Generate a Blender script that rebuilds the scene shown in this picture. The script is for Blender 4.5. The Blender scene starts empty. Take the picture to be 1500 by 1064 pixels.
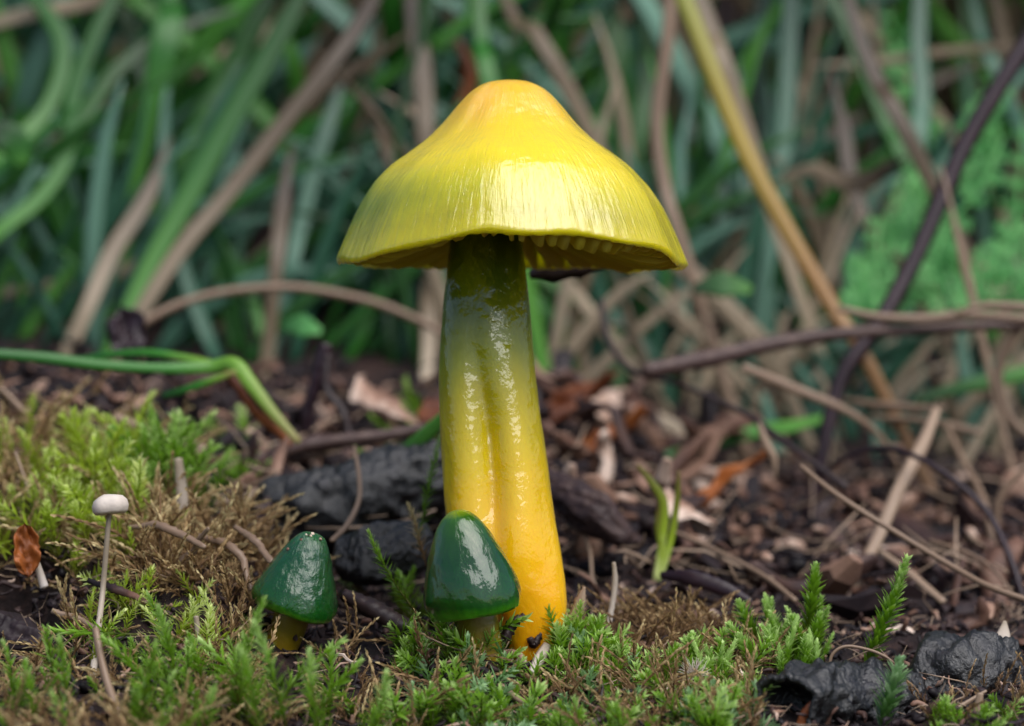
import bpy, math, random
import numpy as np
from mathutils import Vector, Matrix

# ------------------------------------------------------------------ camera, light
D = 32.0            # cm from lens to the plane of focus (y = 0)
PX = 162.5          # photograph pixels per cm in that plane
S = 0.01            # the lists below are in centimetres, the scene in metres
sc = bpy.context.scene
col = sc.collection

cam_d = bpy.data.cameras.new('camera')
cam = bpy.data.objects.new('camera', cam_d)
col.objects.link(cam)
cam.location = (0, -D * S, 0)
cam.rotation_euler = (math.pi / 2, 0, 0)
cam_d.sensor_width = 36.0
cam_d.lens = 36.0 * D * PX / 1500.0
cam_d.clip_start = 0.005
cam_d.clip_end = 100.0
cam_d.dof.use_dof = True
cam_d.dof.focus_distance = (D - 1.2) * S
cam_d.dof.aperture_fstop = 26.0
cam_d.dof.aperture_blades = 9
sc.camera = cam

SUN_EL, SUN_AZ = math.radians(57), math.radians(34)   # azimuth from behind the camera towards the right
world = bpy.data.worlds.new('World')
sc.world = world
world.use_nodes = True
wn = world.node_tree
sky = wn.nodes.new('ShaderNodeTexSky')
sky.sky_type = 'NISHITA'
sky.sun_disc = False
sky.sun_elevation = SUN_EL
sky.sun_rotation = math.pi - SUN_AZ
sky.air_density = 1.0
sky.dust_density = 2.0
wn.links.new(sky.outputs[0], wn.nodes['Background'].inputs[0])
wn.nodes['Background'].inputs[1].default_value = 0.05

sun_d = bpy.data.lights.new('sun', 'SUN')
sun_d.energy = 1.5
sun_d.angle = math.radians(68)
sun_d.color = (1.0, 0.98, 0.955)
sun = bpy.data.objects.new('sun', sun_d)
col.objects.link(sun)
sdir = Vector((math.sin(SUN_AZ) * math.cos(SUN_EL), -math.cos(SUN_AZ) * math.cos(SUN_EL), math.sin(SUN_EL)))
sun.rotation_euler = sdir.to_track_quat('Z', 'Y').to_euler()
sun.location = sdir * 2

sc.view_settings.view_transform = 'Standard'
sc.view_settings.look = 'None'
sc.view_settings.exposure = 1.4
sc.view_settings.gamma = 1.0
sc.view_settings.use_curve_mapping = False
sc.render.engine = 'CYCLES'
sc.cycles.use_denoising = True
sc.cycles.max_bounces = 10
sc.cycles.diffuse_bounces = 8
sc.cycles.glossy_bounces = 2
sc.cycles.transmission_bounces = 8
sc.cycles.caustics_reflective = False
sc.cycles.caustics_refractive = False

rng = np.random.default_rng(7)

# ------------------------------------------------------------------ helpers
def lin(c):
    c = np.asarray(c, float) / 255.0
    return tuple(np.where(c <= 0.04045, c / 12.92, ((c + 0.055) / 1.055) ** 2.4)) + (1.0,)

def W(px, py, Y):
    k = (D + Y) / D / PX
    return np.array([(px - 750.0) * k, Y, (532.0 - py) * k])

def _hash(i, j, s):
    n = (i * 374761393 + j * 668265263 + s * 974634777) & 0xffffffff
    n = ((n ^ (n >> 13)) * 1274126177) & 0xffffffff
    return ((n ^ (n >> 16)) & 0xffff) / 65535.0

def vnoise(x, y, seed=0):
    x = np.asarray(x, float); y = np.asarray(y, float)
    i = np.floor(x).astype(np.int64); j = np.floor(y).astype(np.int64)
    u = x - i; v = y - j
    u = u * u * (3 - 2 * u); v = v * v * (3 - 2 * v)
    a = _hash(i, j, seed); b = _hash(i + 1, j, seed); c = _hash(i, j + 1, seed); d = _hash(i + 1, j + 1, seed)
    return (a * (1 - u) + b * u) * (1 - v) + (c * (1 - u) + d * u) * v

def fbm(x, y, oct=4, seed=0):
    t = 0; a = 0.5; f = 1.0
    for k in range(oct):
        t = t + a * (vnoise(x * f, y * f, seed + k) - 0.5) * 2
        f *= 2.07; a *= 0.52
    return t

def sstep(a, b, x):
    t = np.clip((np.asarray(x, float) - a) / (b - a), 0, 1)
    return t * t * (3 - 2 * t)

class MB:
    """collects triangles in centimetres; build() links them as ONE mesh object"""
    def __init__(self):
        self.V = []; self.F = []; self.T = []; self.U = []; self.n = 0
    def add(self, V, F, tint=0.5, uv=None, solid=True):
        V = np.asarray(V, float); F = np.asarray(F, np.int64)
        if solid:       # faces of a closed piece look outwards
            C = V - V.mean(0)
            if np.einsum('ij,ij->', C[F[:, 0]], np.cross(C[F[:, 1]], C[F[:, 2]])) < 0: F = F[:, ::-1]
        self.V.append(V); self.F.append(F + self.n)
        self.T.append(np.broadcast_to(np.asarray(tint, float), (len(V),)))
        self.U.append(np.zeros((len(V), 2)) if uv is None else np.asarray(uv, float))
        self.n += len(V)
        return self
    def mesh(self, name, mat, origin=(0, 0, 0), smooth=True):
        V = (np.concatenate(self.V) - np.asarray(origin, float)) * S
        F = np.concatenate(self.F); T = np.concatenate(self.T); U = np.concatenate(self.U)
        me = bpy.data.meshes.new(name)
        me.vertices.add(len(V)); me.vertices.foreach_set('co', V.astype(np.float32).ravel())
        me.loops.add(len(F) * 3); me.loops.foreach_set('vertex_index', F.astype(np.int32).ravel())
        me.polygons.add(len(F)); me.polygons.foreach_set('loop_start', np.arange(0, len(F) * 3, 3, dtype=np.int32))
        me.polygons.foreach_set('use_smooth', np.full(len(F), smooth, dtype=bool))
        at = me.attributes.new('tint', 'FLOAT', 'POINT'); at.data.foreach_set('value', T.astype(np.float32))
        ul = me.uv_layers.new(name='UVMap'); ul.data.foreach_set('uv', U[F.ravel()].astype(np.float32).ravel())
        me.update(calc_edges=True)
        me.validate()
        me.materials.append(mat)
        return me
    def build(self, name, mat, parent=None, origin=(0, 0, 0), smooth=True):
        o = bpy.data.objects.new(name, self.mesh(name, mat, origin, smooth))
        col.objects.link(o)
        if parent is not None:
            o.parent = parent
            o.location = Vector(np.asarray(origin, float) * S) - parent.location
        else:
            o.location = Vector(np.asarray(origin, float) * S)
        return o

def tag(o, label=None, cat=None, group=None, kind=None):
    if label: o['label'] = label
    if cat: o['category'] = cat
    if group: o['group'] = group
    if kind: o['kind'] = kind
    return o

def empty(name, loc, label, cat, group=None):
    o = bpy.data.objects.new(name, None)
    o.empty_display_size = 0.003
    col.objects.link(o)
    o.location = Vector(np.asarray(loc, float) * S)
    return tag(o, label, cat, group)

def catmull(P, m):
    P = np.asarray(P, float)
    if len(P) == 2:
        t = np.linspace(0, 1, m)[:, None]
        return P[0] * (1 - t) + P[1] * t
    Q = np.vstack([2 * P[0] - P[1], P, 2 * P[-1] - P[-2]])
    L = np.r_[0, np.cumsum(np.linalg.norm(np.diff(P[:, :3], axis=0), axis=1))]
    s = np.interp(np.linspace(0, L[-1], m), L, np.arange(len(P)))
    i = np.clip(s.astype(int), 0, len(P) - 2); t = (s - i)[:, None]
    a, b, c, d = Q[i], Q[i + 1], Q[i + 2], Q[i + 3]
    return 0.5 * (2 * b + (c - a) * t + (2 * a - 5 * b + 4 * c - d) * t ** 2 + (3 * b - a - 3 * c + d) * t ** 3)

def tube(P, R, sides=6, aspect=1.0, fold=0.0, face=(0, -1, 0.25), rough=0.0, seed=0, ends=True):
    """a closed, tapering tube or flat blade along P"""
    P = np.asarray(P, float); n = len(P)
    R = np.broadcast_to(np.asarray(R, float), (n,))
    T = np.gradient(P, axis=0); T /= np.linalg.norm(T, axis=1)[:, None] + 1e-9
    f = np.asarray(face, float); f = np.broadcast_to(f, (n, 3))
    A = np.cross(T, f); A /= np.linalg.norm(A, axis=1)[:, None] + 1e-9
    B = np.cross(A, T)
    a = np.arange(sides) * 2 * math.pi / sides
    ca, sa = np.cos(a), np.sin(a)
    rr = R[:, None] * np.ones(sides)
    if rough:
        r2 = np.random.default_rng(seed)
        rr = rr * (1 + rough * (r2.random((n, sides)) - 0.5) * 2)
    V = P[:, None, :] + A[:, None, :] * (rr * ca)[:, :, None] + B[:, None, :] * (rr * (sa * aspect + fold * np.abs(ca)))[:, :, None]
    V = V.reshape(-1, 3)
    i = np.arange(n - 1)[:, None] * sides; j = np.arange(sides)[None, :]; k = (j + 1) % sides
    q0 = i + j; q1 = i + k; q2 = i + sides + k; q3 = i + sides + j
    F = np.concatenate([np.stack([q0, q1, q2], -1).reshape(-1, 3), np.stack([q0, q2, q3], -1).reshape(-1, 3)])
    tt = np.repeat(np.linspace(0, 1, n), sides)
    uv = np.stack([np.tile(np.arange(sides) / sides, n), tt * max(1e-3, np.linalg.norm(np.diff(P, axis=0), axis=1).sum())], -1)
    if ends:
        c0 = len(V); V = np.vstack([V, P[0] - T[0] * R[0] * 0.3, P[-1] + T[-1] * R[-1] * 0.3])
        jj = np.arange(sides); kk = (jj + 1) % sides; l = (n - 1) * sides
        F = np.concatenate([F, np.stack([np.full(sides, c0), kk, jj], -1), np.stack([np.full(sides, c0 + 1), l + jj, l + kk], -1)])
        tt = np.r_[tt, 0, 1]; uv = np.vstack([uv, [[0.5, 0], [0.5, uv[-1, 1]]]])
    return V, F, tt, uv

def grid_faces(nr, nc, wrap=True):
    i = np.arange(nr - 1)[:, None] * nc
    j = np.arange(nc if wrap else nc - 1)[None, :]
    k = (j + 1) % nc
    q0 = i + j; q1 = i + k; q2 = i + nc + k; q3 = i + nc + j
    return np.concatenate([np.stack([q0, q2, q1], -1).reshape(-1, 3), np.stack([q0, q3, q2], -1).reshape(-1, 3)])

# ------------------------------------------------------------------ materials
class NT:
    def __init__(self, name):
        self.m = bpy.data.materials.new(name); self.m.use_nodes = True
        self.t = self.m.node_tree; self.t.nodes.clear()
        self.out = self.t.nodes.new('ShaderNodeOutputMaterial')
    def n(self, typ, **kw):
        nd = self.t.nodes.new('ShaderNode' + typ)
        for k, v in kw.items():
            if k.startswith('i_'):
                key = k[2:]
                key = int(key) if key.isdigit() else key.replace('_', ' ')
                self.put(nd.inputs[key], v)
            else: setattr(nd, k, v)
        return nd
    def put(self, sock, v):
        if isinstance(v, bpy.types.NodeSocket): self.t.links.new(v, sock)
        else: sock.default_value = v
    def math(self, op, a, b=0.0, clamp=False):
        nd = self.n('Math', operation=op, use_clamp=clamp); self.put(nd.inputs[0], a); self.put(nd.inputs[1], b)
        return nd.outputs[0]
    def ramp(self, fac, stops):
        nd = self.n('ValToRGB'); e = nd.color_ramp.elements
        while len(e) < len(stops): e.new(0.5)
        for el, (p, c) in zip(e, stops): el.position = p; el.color = lin(c)
        self.put(nd.inputs[0], fac)
        return nd.outputs[0]
    def noise(self, vec, scale, detail=3.0, rough=0.55, dist=0.0):
        nd = self.n('TexNoise'); self.put(nd.inputs['Vector'], vec)
        nd.inputs['Scale'].default_value = scale; nd.inputs['Detail'].default_value = detail
        nd.inputs['Roughness'].default_value = rough; nd.inputs['Distortion'].default_value = dist
        return nd.outputs['Fac']
    def mapping(self, vec, scale):
        nd = self.n('Mapping'); self.put(nd.inputs['Vector'], vec); nd.inputs['Scale'].default_value = scale
        return nd.outputs[0]
    def bump(self, h, strength, dist, normal=None):
        nd = self.n('Bump'); nd.inputs['Strength'].default_value = strength; nd.inputs['Distance'].default_value = dist
        self.put(nd.inputs['Height'], h)
        if normal is not None: self.put(nd.inputs['Normal'], normal)
        return nd.outputs[0]

def plant(name, stops, rough=0.5, spec=0.4, transl=0.0, rand=0.5, na=0.35, nscale=600.0, bs=2500.0, bd=0.00006, stretch=None, use_tint=1.0, coat=0.0):
    """fac = tint + random per object + noise -> ramp of the thing's own colours"""
    g = NT(name)
    co = g.n('TexCoord')
    at = g.n('Attribute', attribute_name='tint').outputs['Fac']
    oi = g.n('ObjectInfo').outputs['Random']
    vec = co.outputs['Object']
    if stretch: vec = g.mapping(co.outputs['UV'], stretch); ns = 1.0
    else: ns = nscale
    nz = g.noise(vec, ns, 4.0)
    f = g.math('MULTIPLY', at, use_tint)
    f = g.math('ADD', f, g.math('MULTIPLY', g.math('SUBTRACT', oi, 0.5), rand))
    f = g.math('ADD', f, g.math('MULTIPLY', g.math('SUBTRACT', nz, 0.5), na * 2), True)
    c = g.ramp(f, stops)
    b = g.n('BsdfPrincipled')
    g.put(b.inputs['Base Color'], c)
    b.inputs['Roughness'].default_value = rough
    b.inputs['Specular IOR Level'].default_value = spec
    if coat: b.inputs['Coat Weight'].default_value = coat; b.inputs['Coat Roughness'].default_value = 0.15
    bz = g.noise(vec, ns if stretch else bs, 3.0)
    g.put(b.inputs['Normal'], g.bump(bz, 0.6, bd))
    if transl:
        t = g.n('BsdfTranslucent'); g.put(t.inputs['Color'], c)
        mx = g.n('MixShader'); mx.inputs[0].default_value = transl
        g.put(mx.inputs[1], b.outputs[0]); g.put(mx.inputs[2], t.outputs[0])
        g.put(g.out.inputs[0], mx.outputs[0])
    else:
        g.put(g.out.inputs[0], b.outputs[0])
    return g.m

def waxcap(name, stops, streak=(150, 7, 1), bump=0.5, bd=0.0002, rough=0.3, coat_rough=0.07, sss=0.2, na=0.2, fine=900.0, coat_ior=1.6, speck=0.0, film=0.0):
    """wet, waxy mushroom skin: pigment by the tint attribute, a slimy clear film with a wrinkled surface"""
    g = NT(name)
    co = g.n('TexCoord')
    uv = g.mapping(co.outputs['UV'], streak)
    at = g.n('Attribute', attribute_name='tint').outputs['Fac']
    st = g.noise(uv, 1.0, 4.0, 0.6, 0.4)
    nz = g.noise(co.outputs['Object'], 260.0, 3.0)
    f = g.math('ADD', at, g.math('MULTIPLY', g.math('SUBTRACT', st, 0.5), na))
    f = g.math('ADD', f, g.math('MULTIPLY', g.math('SUBTRACT', nz, 0.5), na * 0.8), True)
    c = g.ramp(f, stops)
    if speck:
        vo = g.noise(co.outputs['Object'], 2300.0, 2.0)
        sp = g.ramp(vo, [(0.0, (255, 255, 255)), (0.735, (255, 255, 255)), (0.77, (70, 50, 20)), (1.0, (50, 35, 15))])
        mx = g.n('Mix', data_type='RGBA', blend_type='MULTIPLY'); mx.inputs[0].default_value = speck
        g.put(mx.inputs[6], c); g.put(mx.inputs[7], sp); c = mx.outputs[2]
    b = g.n('BsdfPrincipled')
    g.put(b.inputs['Base Color'], c)
    b.inputs['Roughness'].default_value = rough
    b.inputs['Specular IOR Level'].default_value = 0.12
    b.inputs['Subsurface Weight'].default_value = sss
    b.inputs['Subsurface Radius'].default_value = (1.0, 0.85, 0.1)
    b.inputs['Subsurface Scale'].default_value = 0.005
    b.inputs['Coat Weight'].default_value = 1.0
    b.inputs['Coat Roughness'].default_value = coat_rough
    b.inputs['Coat IOR'].default_value = coat_ior
    h = g.math('ADD', st, g.math('MULTIPLY', g.noise(co.outputs['Object'], fine, 3.0), 0.7))
    h = g.math('ADD', h, g.math('MULTIPLY', g.noise(co.outputs['Object'], 320.0, 2.0), 1.0))
    g.put(b.inputs['Coat Normal'], g.bump(h, bump, bd))
    g.put(b.inputs['Normal'], g.bump(h, bump * 0.4, bd))
    g.put(g.out.inputs[0], b.outputs[0])
    return g.m

M = {}
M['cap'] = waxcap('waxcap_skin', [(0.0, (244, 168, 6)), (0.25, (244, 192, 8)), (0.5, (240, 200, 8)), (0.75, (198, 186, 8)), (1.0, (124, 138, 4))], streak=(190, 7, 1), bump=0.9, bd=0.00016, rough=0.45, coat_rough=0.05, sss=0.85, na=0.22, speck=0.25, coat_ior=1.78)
M['gill'] = plant('gill_flesh', [(0.0, (240, 222, 60)), (1.0, (250, 238, 120))], rough=0.45, transl=0.5, na=0.2)
M['stem'] = waxcap('waxcap_stem_skin', [(0.0, (48, 78, 6)), (0.2, (86, 112, 5)), (0.42, (150, 152, 4)), (0.62, (212, 184, 4)), (0.8, (242, 186, 5)), (1.0, (244, 160, 4))], streak=(14, 3.4, 1), bump=0.75, bd=0.0003, rough=0.5, coat_rough=0.05, sss=0.5, na=0.07, fine=600, coat_ior=1.6, speck=0.15)
M['green_cap'] = waxcap('young_waxcap_skin', [(0.0, (120, 136, 24)), (0.22, (40, 84, 10)), (0.6, (10, 58, 8)), (0.88, (10, 66, 8)), (1.0, (44, 112, 8))], streak=(22, 3, 1), bump=0.45, bd=0.0002, rough=0.4, coat_rough=0.03, sss=0.3, na=0.12, coat_ior=1.6)
M['blue_cap'] = waxcap('young_bluish_waxcap_skin', [(0.0, (30, 84, 44)), (0.4, (10, 66, 34)), (0.75, (8, 64, 20)), (0.9, (14, 74, 14)), (1.0, (56, 120, 12))], streak=(30, 6, 1), bump=0.8, bd=0.00025, rough=0.45, coat_rough=0.1, sss=0.3, na=0.2, coat_ior=1.55)
M['young_stem'] = plant('young_stem_skin', [(0.0, (110, 104, 10)), (1.0, (128, 100, 14))], rough=0.3, spec=0.6)
M['pale'] = plant('pale_stalk_flesh', [(0.0, (176, 160, 140)), (0.5, (212, 198, 184)), (1.0, (232, 222, 214))], rough=0.4, transl=0.35, na=0.15)
M['pale_cap'] = plant('pale_cap_flesh', [(0.0, (196, 180, 166)), (1.0, (226, 214, 204))], rough=0.5, transl=0.2)

G1 = [(0.0, (110, 90, 44)), (0.3, (122, 132, 34)), (0.65, (172, 198, 54)), (1.0, (230, 240, 160))]
G2 = [(0.0, (88, 76, 36)), (0.3, (84, 116, 22)), (0.65, (126, 172, 40)), (1.0, (206, 232, 150))]
M['moss_lime'] = plant('moss_lime_leaf', G1, rough=0.45, transl=0.4, rand=0.2, na=0.08)
M['moss_green'] = plant('moss_green_leaf', G2, rough=0.4, transl=0.4, rand=0.2, na=0.08)
M['moss_blue'] = plant('moss_bluish_leaf', [(0.0, (66, 70, 40)), (0.4, (84, 130, 60)), (1.0, (180, 214, 160))], rough=0.4, transl=0.4, rand=0.2, na=0.08)
M['moss_dry'] = plant('moss_dry_leaf', [(0.0, (70, 50, 34)), (0.4, (128, 98, 66)), (0.7, (172, 142, 98)), (1.0, (208, 190, 140))], rough=0.6, transl=0.3, rand=0.3, na=0.2)
M['soil'] = None
M['litter'] = plant('litter_wood', [(0.0, (30, 23, 26)), (0.3, (58, 43, 42)), (0.55, (102, 74, 62)), (0.75, (150, 118, 100)), (1.0, (220, 198, 182))], rough=0.5, spec=0.22, rand=0.9, na=0.3, nscale=500, use_tint=1.0)
M['humus'] = plant('humus_crumb', [(0.0, (18, 14, 17)), (0.5, (44, 34, 37)), (1.0, (92, 72, 66))], rough=0.5, spec=0.2, rand=0.5, na=0.4)
M['straw'] = plant('dry_straw', [(0.0, (124, 102, 84)), (0.5, (196, 172, 148)), (1.0, (234, 218, 198))], rough=0.4, rand=0.25, na=0.35, stretch=(5, 0.8, 1), use_tint=0.0)
M['straw'].node_tree.nodes  # tint unused
M['twig'] = plant('dark_twig', [(0.0, (40, 28, 28)), (0.5, (82, 58, 54)), (1.0, (150, 122, 112))], rough=0.5, rand=0.2, na=0.5, stretch=(4, 3, 1), bd=0.0002, use_tint=0.0)
M['twig_grey'] = plant('grey_twig_bark', [(0.0, (70, 52, 48)), (0.5, (150, 126, 114)), (1.0, (206, 186, 172))], rough=0.5, rand=0.1, na=0.6, stretch=(4, 3, 1), bd=0.0003, use_tint=0.0)
M['purple'] = plant('purple_stem', [(0.0, (34, 18, 26)), (0.5, (62, 34, 46)), (1.0, (96, 58, 66))], rough=0.4, rand=0.2, na=0.4, stretch=(4, 2, 1), use_tint=0.0)
GR = dict(rough=0.38, spec=0.5, transl=0.25, na=0.12, stretch=(6, 0.5, 1))
M['grass'] = plant('grass_leaf', [(0.0, (22, 60, 16)), (0.5, (46, 108, 34)), (1.0, (96, 158, 62))], rand=0.5, use_tint=1.0, **GR)
M['grass_blue'] = plant('bluish_grass_leaf', [(0.0, (26, 58, 42)), (0.5, (56, 104, 80)), (1.0, (122, 164, 142))], rand=0.5, use_tint=1.0, **GR)
M['grass_tan'] = plant('withered_grass_leaf', [(0.0, (68, 54, 40)), (0.5, (122, 106, 84)), (1.0, (186, 168, 142))], rand=0.6, use_tint=1.0, **GR)
M['grass_yellow'] = plant('yellowing_stem', [(0.0, (136, 148, 60)), (0.3, (172, 148, 60)), (0.55, (158, 118, 68)), (1.0, (132, 102, 78))], rand=0.0, use_tint=1.0, **GR)
M['bent_grass'] = plant('bent_grass_leaf', [(0.0, (28, 92, 32)), (0.55, (58, 130, 40)), (0.8, (128, 170, 60)), (1.0, (160, 150, 90))], rand=0.05, use_tint=1.0, **GR)
M['fern'] = plant('feathery_leaf', [(0.0, (40, 100, 44)), (0.5, (72, 150, 72)), (1.0, (124, 192, 112))], rough=0.45, transl=0.3, rand=0.4, na=0.2)
M['leaf_orange'] = plant('withered_orange_leaf', [(0.0, (90, 44, 20)), (0.5, (164, 92, 40)), (1.0, (206, 144, 84))], rough=0.5, transl=0.25, na=0.5, nscale=400, use_tint=0.6)

def charcoal():
    g = NT('charred_wood')
    co = g.n('TexCoord')
    n1 = g.noise(co.outputs['Object'], 420.0, 6.0, 0.7)
    n2 = g.noise(co.outputs['Object'], 2600.0, 4.0, 0.6)
    c = g.ramp(n1, [(0.0, (5, 4, 5)), (0.52, (11, 9, 11)), (0.64, (30, 26, 30)), (1.0, (120, 104, 104))])
    b = g.n('BsdfPrincipled'); g.put(b.inputs['Base Color'], c)
    g.put(b.inputs['Roughness'], g.math('ADD', g.math('MULTIPLY', n2, 0.5), 0.14)); b.inputs['Specular IOR Level'].default_value = 0.8
    h = g.math('ADD', n1, g.math('MULTIPLY', n2, 0.5))
    g.put(b.inputs['Normal'], g.bump(h, 1.0, 0.0004))
    g.put(g.out.inputs[0], b.outputs[0]); return g.m
M['char'] = charcoal()

def soil():
    g = NT('soil_humus')
    co = g.n('TexCoord')
    n1 = g.noise(co.outputs['Object'], 90.0, 5.0, 0.65)
    n2 = g.noise(co.outputs['Object'], 900.0, 5.0, 0.65)
    f = g.math('ADD', g.math('MULTIPLY', n1, 0.6), g.math('MULTIPLY', n2, 0.4))
    c = g.ramp(f, [(0.3, (16, 12, 14)), (0.5, (38, 28, 28)), (0.64, (70, 50, 44)), (0.8, (110, 86, 74))])
    b = g.n('BsdfPrincipled'); g.put(b.inputs['Base Color'], c); b.inputs['Roughness'].default_value = 0.7; b.inputs['Specular IOR Level'].default_value = 0.2
    g.put(b.inputs['Normal'], g.bump(g.math('ADD', n1, n2), 1.0, 0.0012))
    g.put(g.out.inputs[0], b.outputs[0]); return g.m
M['soil'] = soil()

# ------------------------------------------------------------------ the ground
_rows = np.array([-5, -3, -2, -1, 0, 1, 2, 4, 6, 8, 10], float)
_cols = np.array([-300, 0, 120, 220, 320, 400, 470, 620, 760, 900, 1100, 1300, 1500, 1800], float)
_py = np.array([
    # -300   0   120  220  320  400  470  620  760  900 1100 1300 1500 1800
    [1150, 1140, 1130, 1130, 1130, 1130, 1130, 1130, 1130, 1130, 1130, 1130, 1130, 1140],
    [1040, 1050, 1050, 1050, 1050, 1060, 1080, 1090, 1090, 1085, 1080, 1085, 1085, 1080],
    [1000, 1000, 1000, 1000, 1000, 1010, 1040, 1050, 1050, 1045, 1040, 1050, 1050, 1050],
    [ 940,  960,  950,  930,  935,  960,  985,  1000, 1000, 995,  990, 1010, 1010, 1010],
    [ 860,  900,  870,  830,  835,  895,  930,  950,  955,  950,  945, 965,  970, 970],
    [ 780,  800,  780,  770,  790,  850,  900,  915,  920,  915,  915, 930,  935, 940],
    [ 710,  715,  725,  740,  770,  820,  865,  870,  880,  880,  885, 900,  905, 910],
    [ 650,  650,  660,  690,  720,  750,  770,  770,  785,  800,  835, 850,  860, 860],
    [ 600,  610,  620,  640,  660,  670,  680,  690,  690,  715,  770, 790,  800, 800],
    [ 560,  570,  580,  600,  610,  615,  620,  625,  625,  650,  705, 735,  740, 740],
    [ 530,  540,  545,  555,  560,  565,  570,  580,  580,  600,  650, 670,  680, 680]], float)
_z = (532.0 - _py) / PX * (D + _rows[:, None]) / D
_rows2 = np.r_[-400, -60, -12, _rows, 14, 18, 24, 32, 60, 400]
_top = lambda vals: np.tile(np.array(vals, float)[:, None], (1, len(_cols)))
_z2 = np.vstack([_top([-16, -7, -4.4]), _z, np.outer([0.75, 2.4, 5.4, 9.0, 14.0, 18.0], np.ones(len(_cols)))])
_xc = (_cols - 750) / PX
def H0(x, y):
    x = np.asarray(x, float); y = np.asarray(y, float)
    sh = np.broadcast(x, y).shape
    x = np.broadcast_to(x, sh).ravel(); y = np.broadcast_to(y, sh).ravel()
    i = np.clip(np.searchsorted(_rows2, y) - 1, 0, len(_rows2) - 2)
    t = np.clip((y - _rows2[i]) / (_rows2[i + 1] - _rows2[i]), 0, 1)
    xx = np.clip(x, _xc[0], _xc[-1])
    j = np.clip(np.searchsorted(_xc, xx) - 1, 0, len(_xc) - 2)
    u = (xx - _xc[j]) / (_xc[j + 1] - _xc[j]); u = u * u * (3 - 2 * u)
    z = (_z2[i, j] * (1 - u) + _z2[i, j + 1] * u) * (1 - t) + (_z2[i + 1, j] * (1 - u) + _z2[i + 1, j + 1] * u) * t
    return z.reshape(sh)
def H(x, y):
    z = H0(x, y)
    z = z + 0.42 * np.exp(-((np.asarray(x) + .36) / .5) ** 2 - ((np.asarray(y) + 1.35) / .6) ** 2)   # hummock that carries the conical waxcap
    return z + 0.16 * fbm(np.asarray(x) * 1.3, np.asarray(y) * 1.3, 5, 3) - 0.05
ax = np.unique(np.r_[-400, -200, -100, -60, -40, -28, np.arange(-20, -6, 0.5), np.arange(-6, 6.001, 0.06), np.arange(6.5, 20, 0.5), 28, 40, 60, 100, 200, 400])
ay = np.unique(np.r_[-400, -200, -100, -60, -40, -25, np.arange(-16, -5, 0.5), np.arange(-5, 10.001, 0.06), np.arange(10.4, 34, 0.4), 38, 45, 60, 100, 200, 400])
X, Y = np.meshgrid(ax, ay)
Z = H(X, Y)
# the dark hollow under the moss at the left
hol = W(30, 895, 0.2)
Z -= 0.55 * np.exp(-((X - hol[0]) / 0.32) ** 2 - ((Y - 0.1) / 0.7) ** 2)
hol2 = W(530, 830, 1.2)
Z -= 0.3 * np.exp(-((X - hol2[0]) / 0.4) ** 2 - ((Y - 1.2) / 0.8) ** 2)
mb = MB()
F = grid_faces(len(ay), len(ax), False)[:, ::-1]
mb.add(np.stack([X.ravel(), Y.ravel(), Z.ravel()], -1), F, solid=False)
tag(mb.build('ground', M['soil']), kind='structure')

# ------------------------------------------------------------------ the big waxcap
APEX = W(746, 117, 0)
NG = 72
_prn = np.array([0, .06, .12, .18, .24, .30, .38, .47, .57, .68, .78, .86, .92, .965, 1.0])
_pdf = np.array([0, .004, .014, .040, .085, .150, .245, .330, .400, .480, .575, .690, .810, .915, 1.0])
_t = np.linspace(0, 1, 400)
_pp = np.interp(_t, _prn, _pdf)
_k = np.exp(-np.linspace(-2, 2, 31) ** 2); _k /= _k.sum()
_pp = np.convolve(np.r_[_pp[15:0:-1], _pp, 2 * _pp[-1] - _pp[-2:-17:-1]], _k, 'valid')
_pp = (_pp - _pp[0]) / (_pp[-1] - _pp[0])
prof = lambda r: np.interp(r, _t, _pp)
def rimR(th):      # th = 0 faces the camera, + towards the right
    return 1.585 + 0.03 * np.sin(th) + 0.018 * np.sin(3 * th + 0.6) + 0.012 * np.sin(7 * th + 2) + 0.008 * np.sin(13 * th)
def rimZ(th):
    w = np.where(th > 0, 0.95, 0.62)
    front = np.exp(-(th / w) ** 2)
    return 1.625 - 0.225 * front + 0.05 * sstep(0.9, 1.5, th) * (th < 2.4) + 0.012 * np.sin(5 * th + 1) + 0.01 * np.sin(11 * th + 0.5)
big = empty('waxcap_mushroom', W(785, 955, 0), 'tall yellow waxcap mushroom with a glossy bell-shaped cap and green-topped stem', 'mushroom', 'waxcap mushrooms')
nth = 336
th = np.linspace(-math.pi, math.pi, nth, endpoint=False)
teeth = 0.5 + 0.5 * np.cos(NG * th)
rs = np.r_[np.linspace(0.0, 0.9, 46), np.linspace(0.912, 1.0, 12)]
rows, tin, uvs = [], [], []
RR, ZZ = rimR(th), rimZ(th)
def bulge(th, r):   # shallow lobes and folds of the cap skin
    return 0.02 * fbm(np.sin(th) * r * 3 + 5, np.cos(th) * r * 3 + 5, 3, 11) + 0.012 * sstep(0.55, 0.9, r) * np.sin(9 * th + 3 * np.sin(2 * th))
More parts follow.
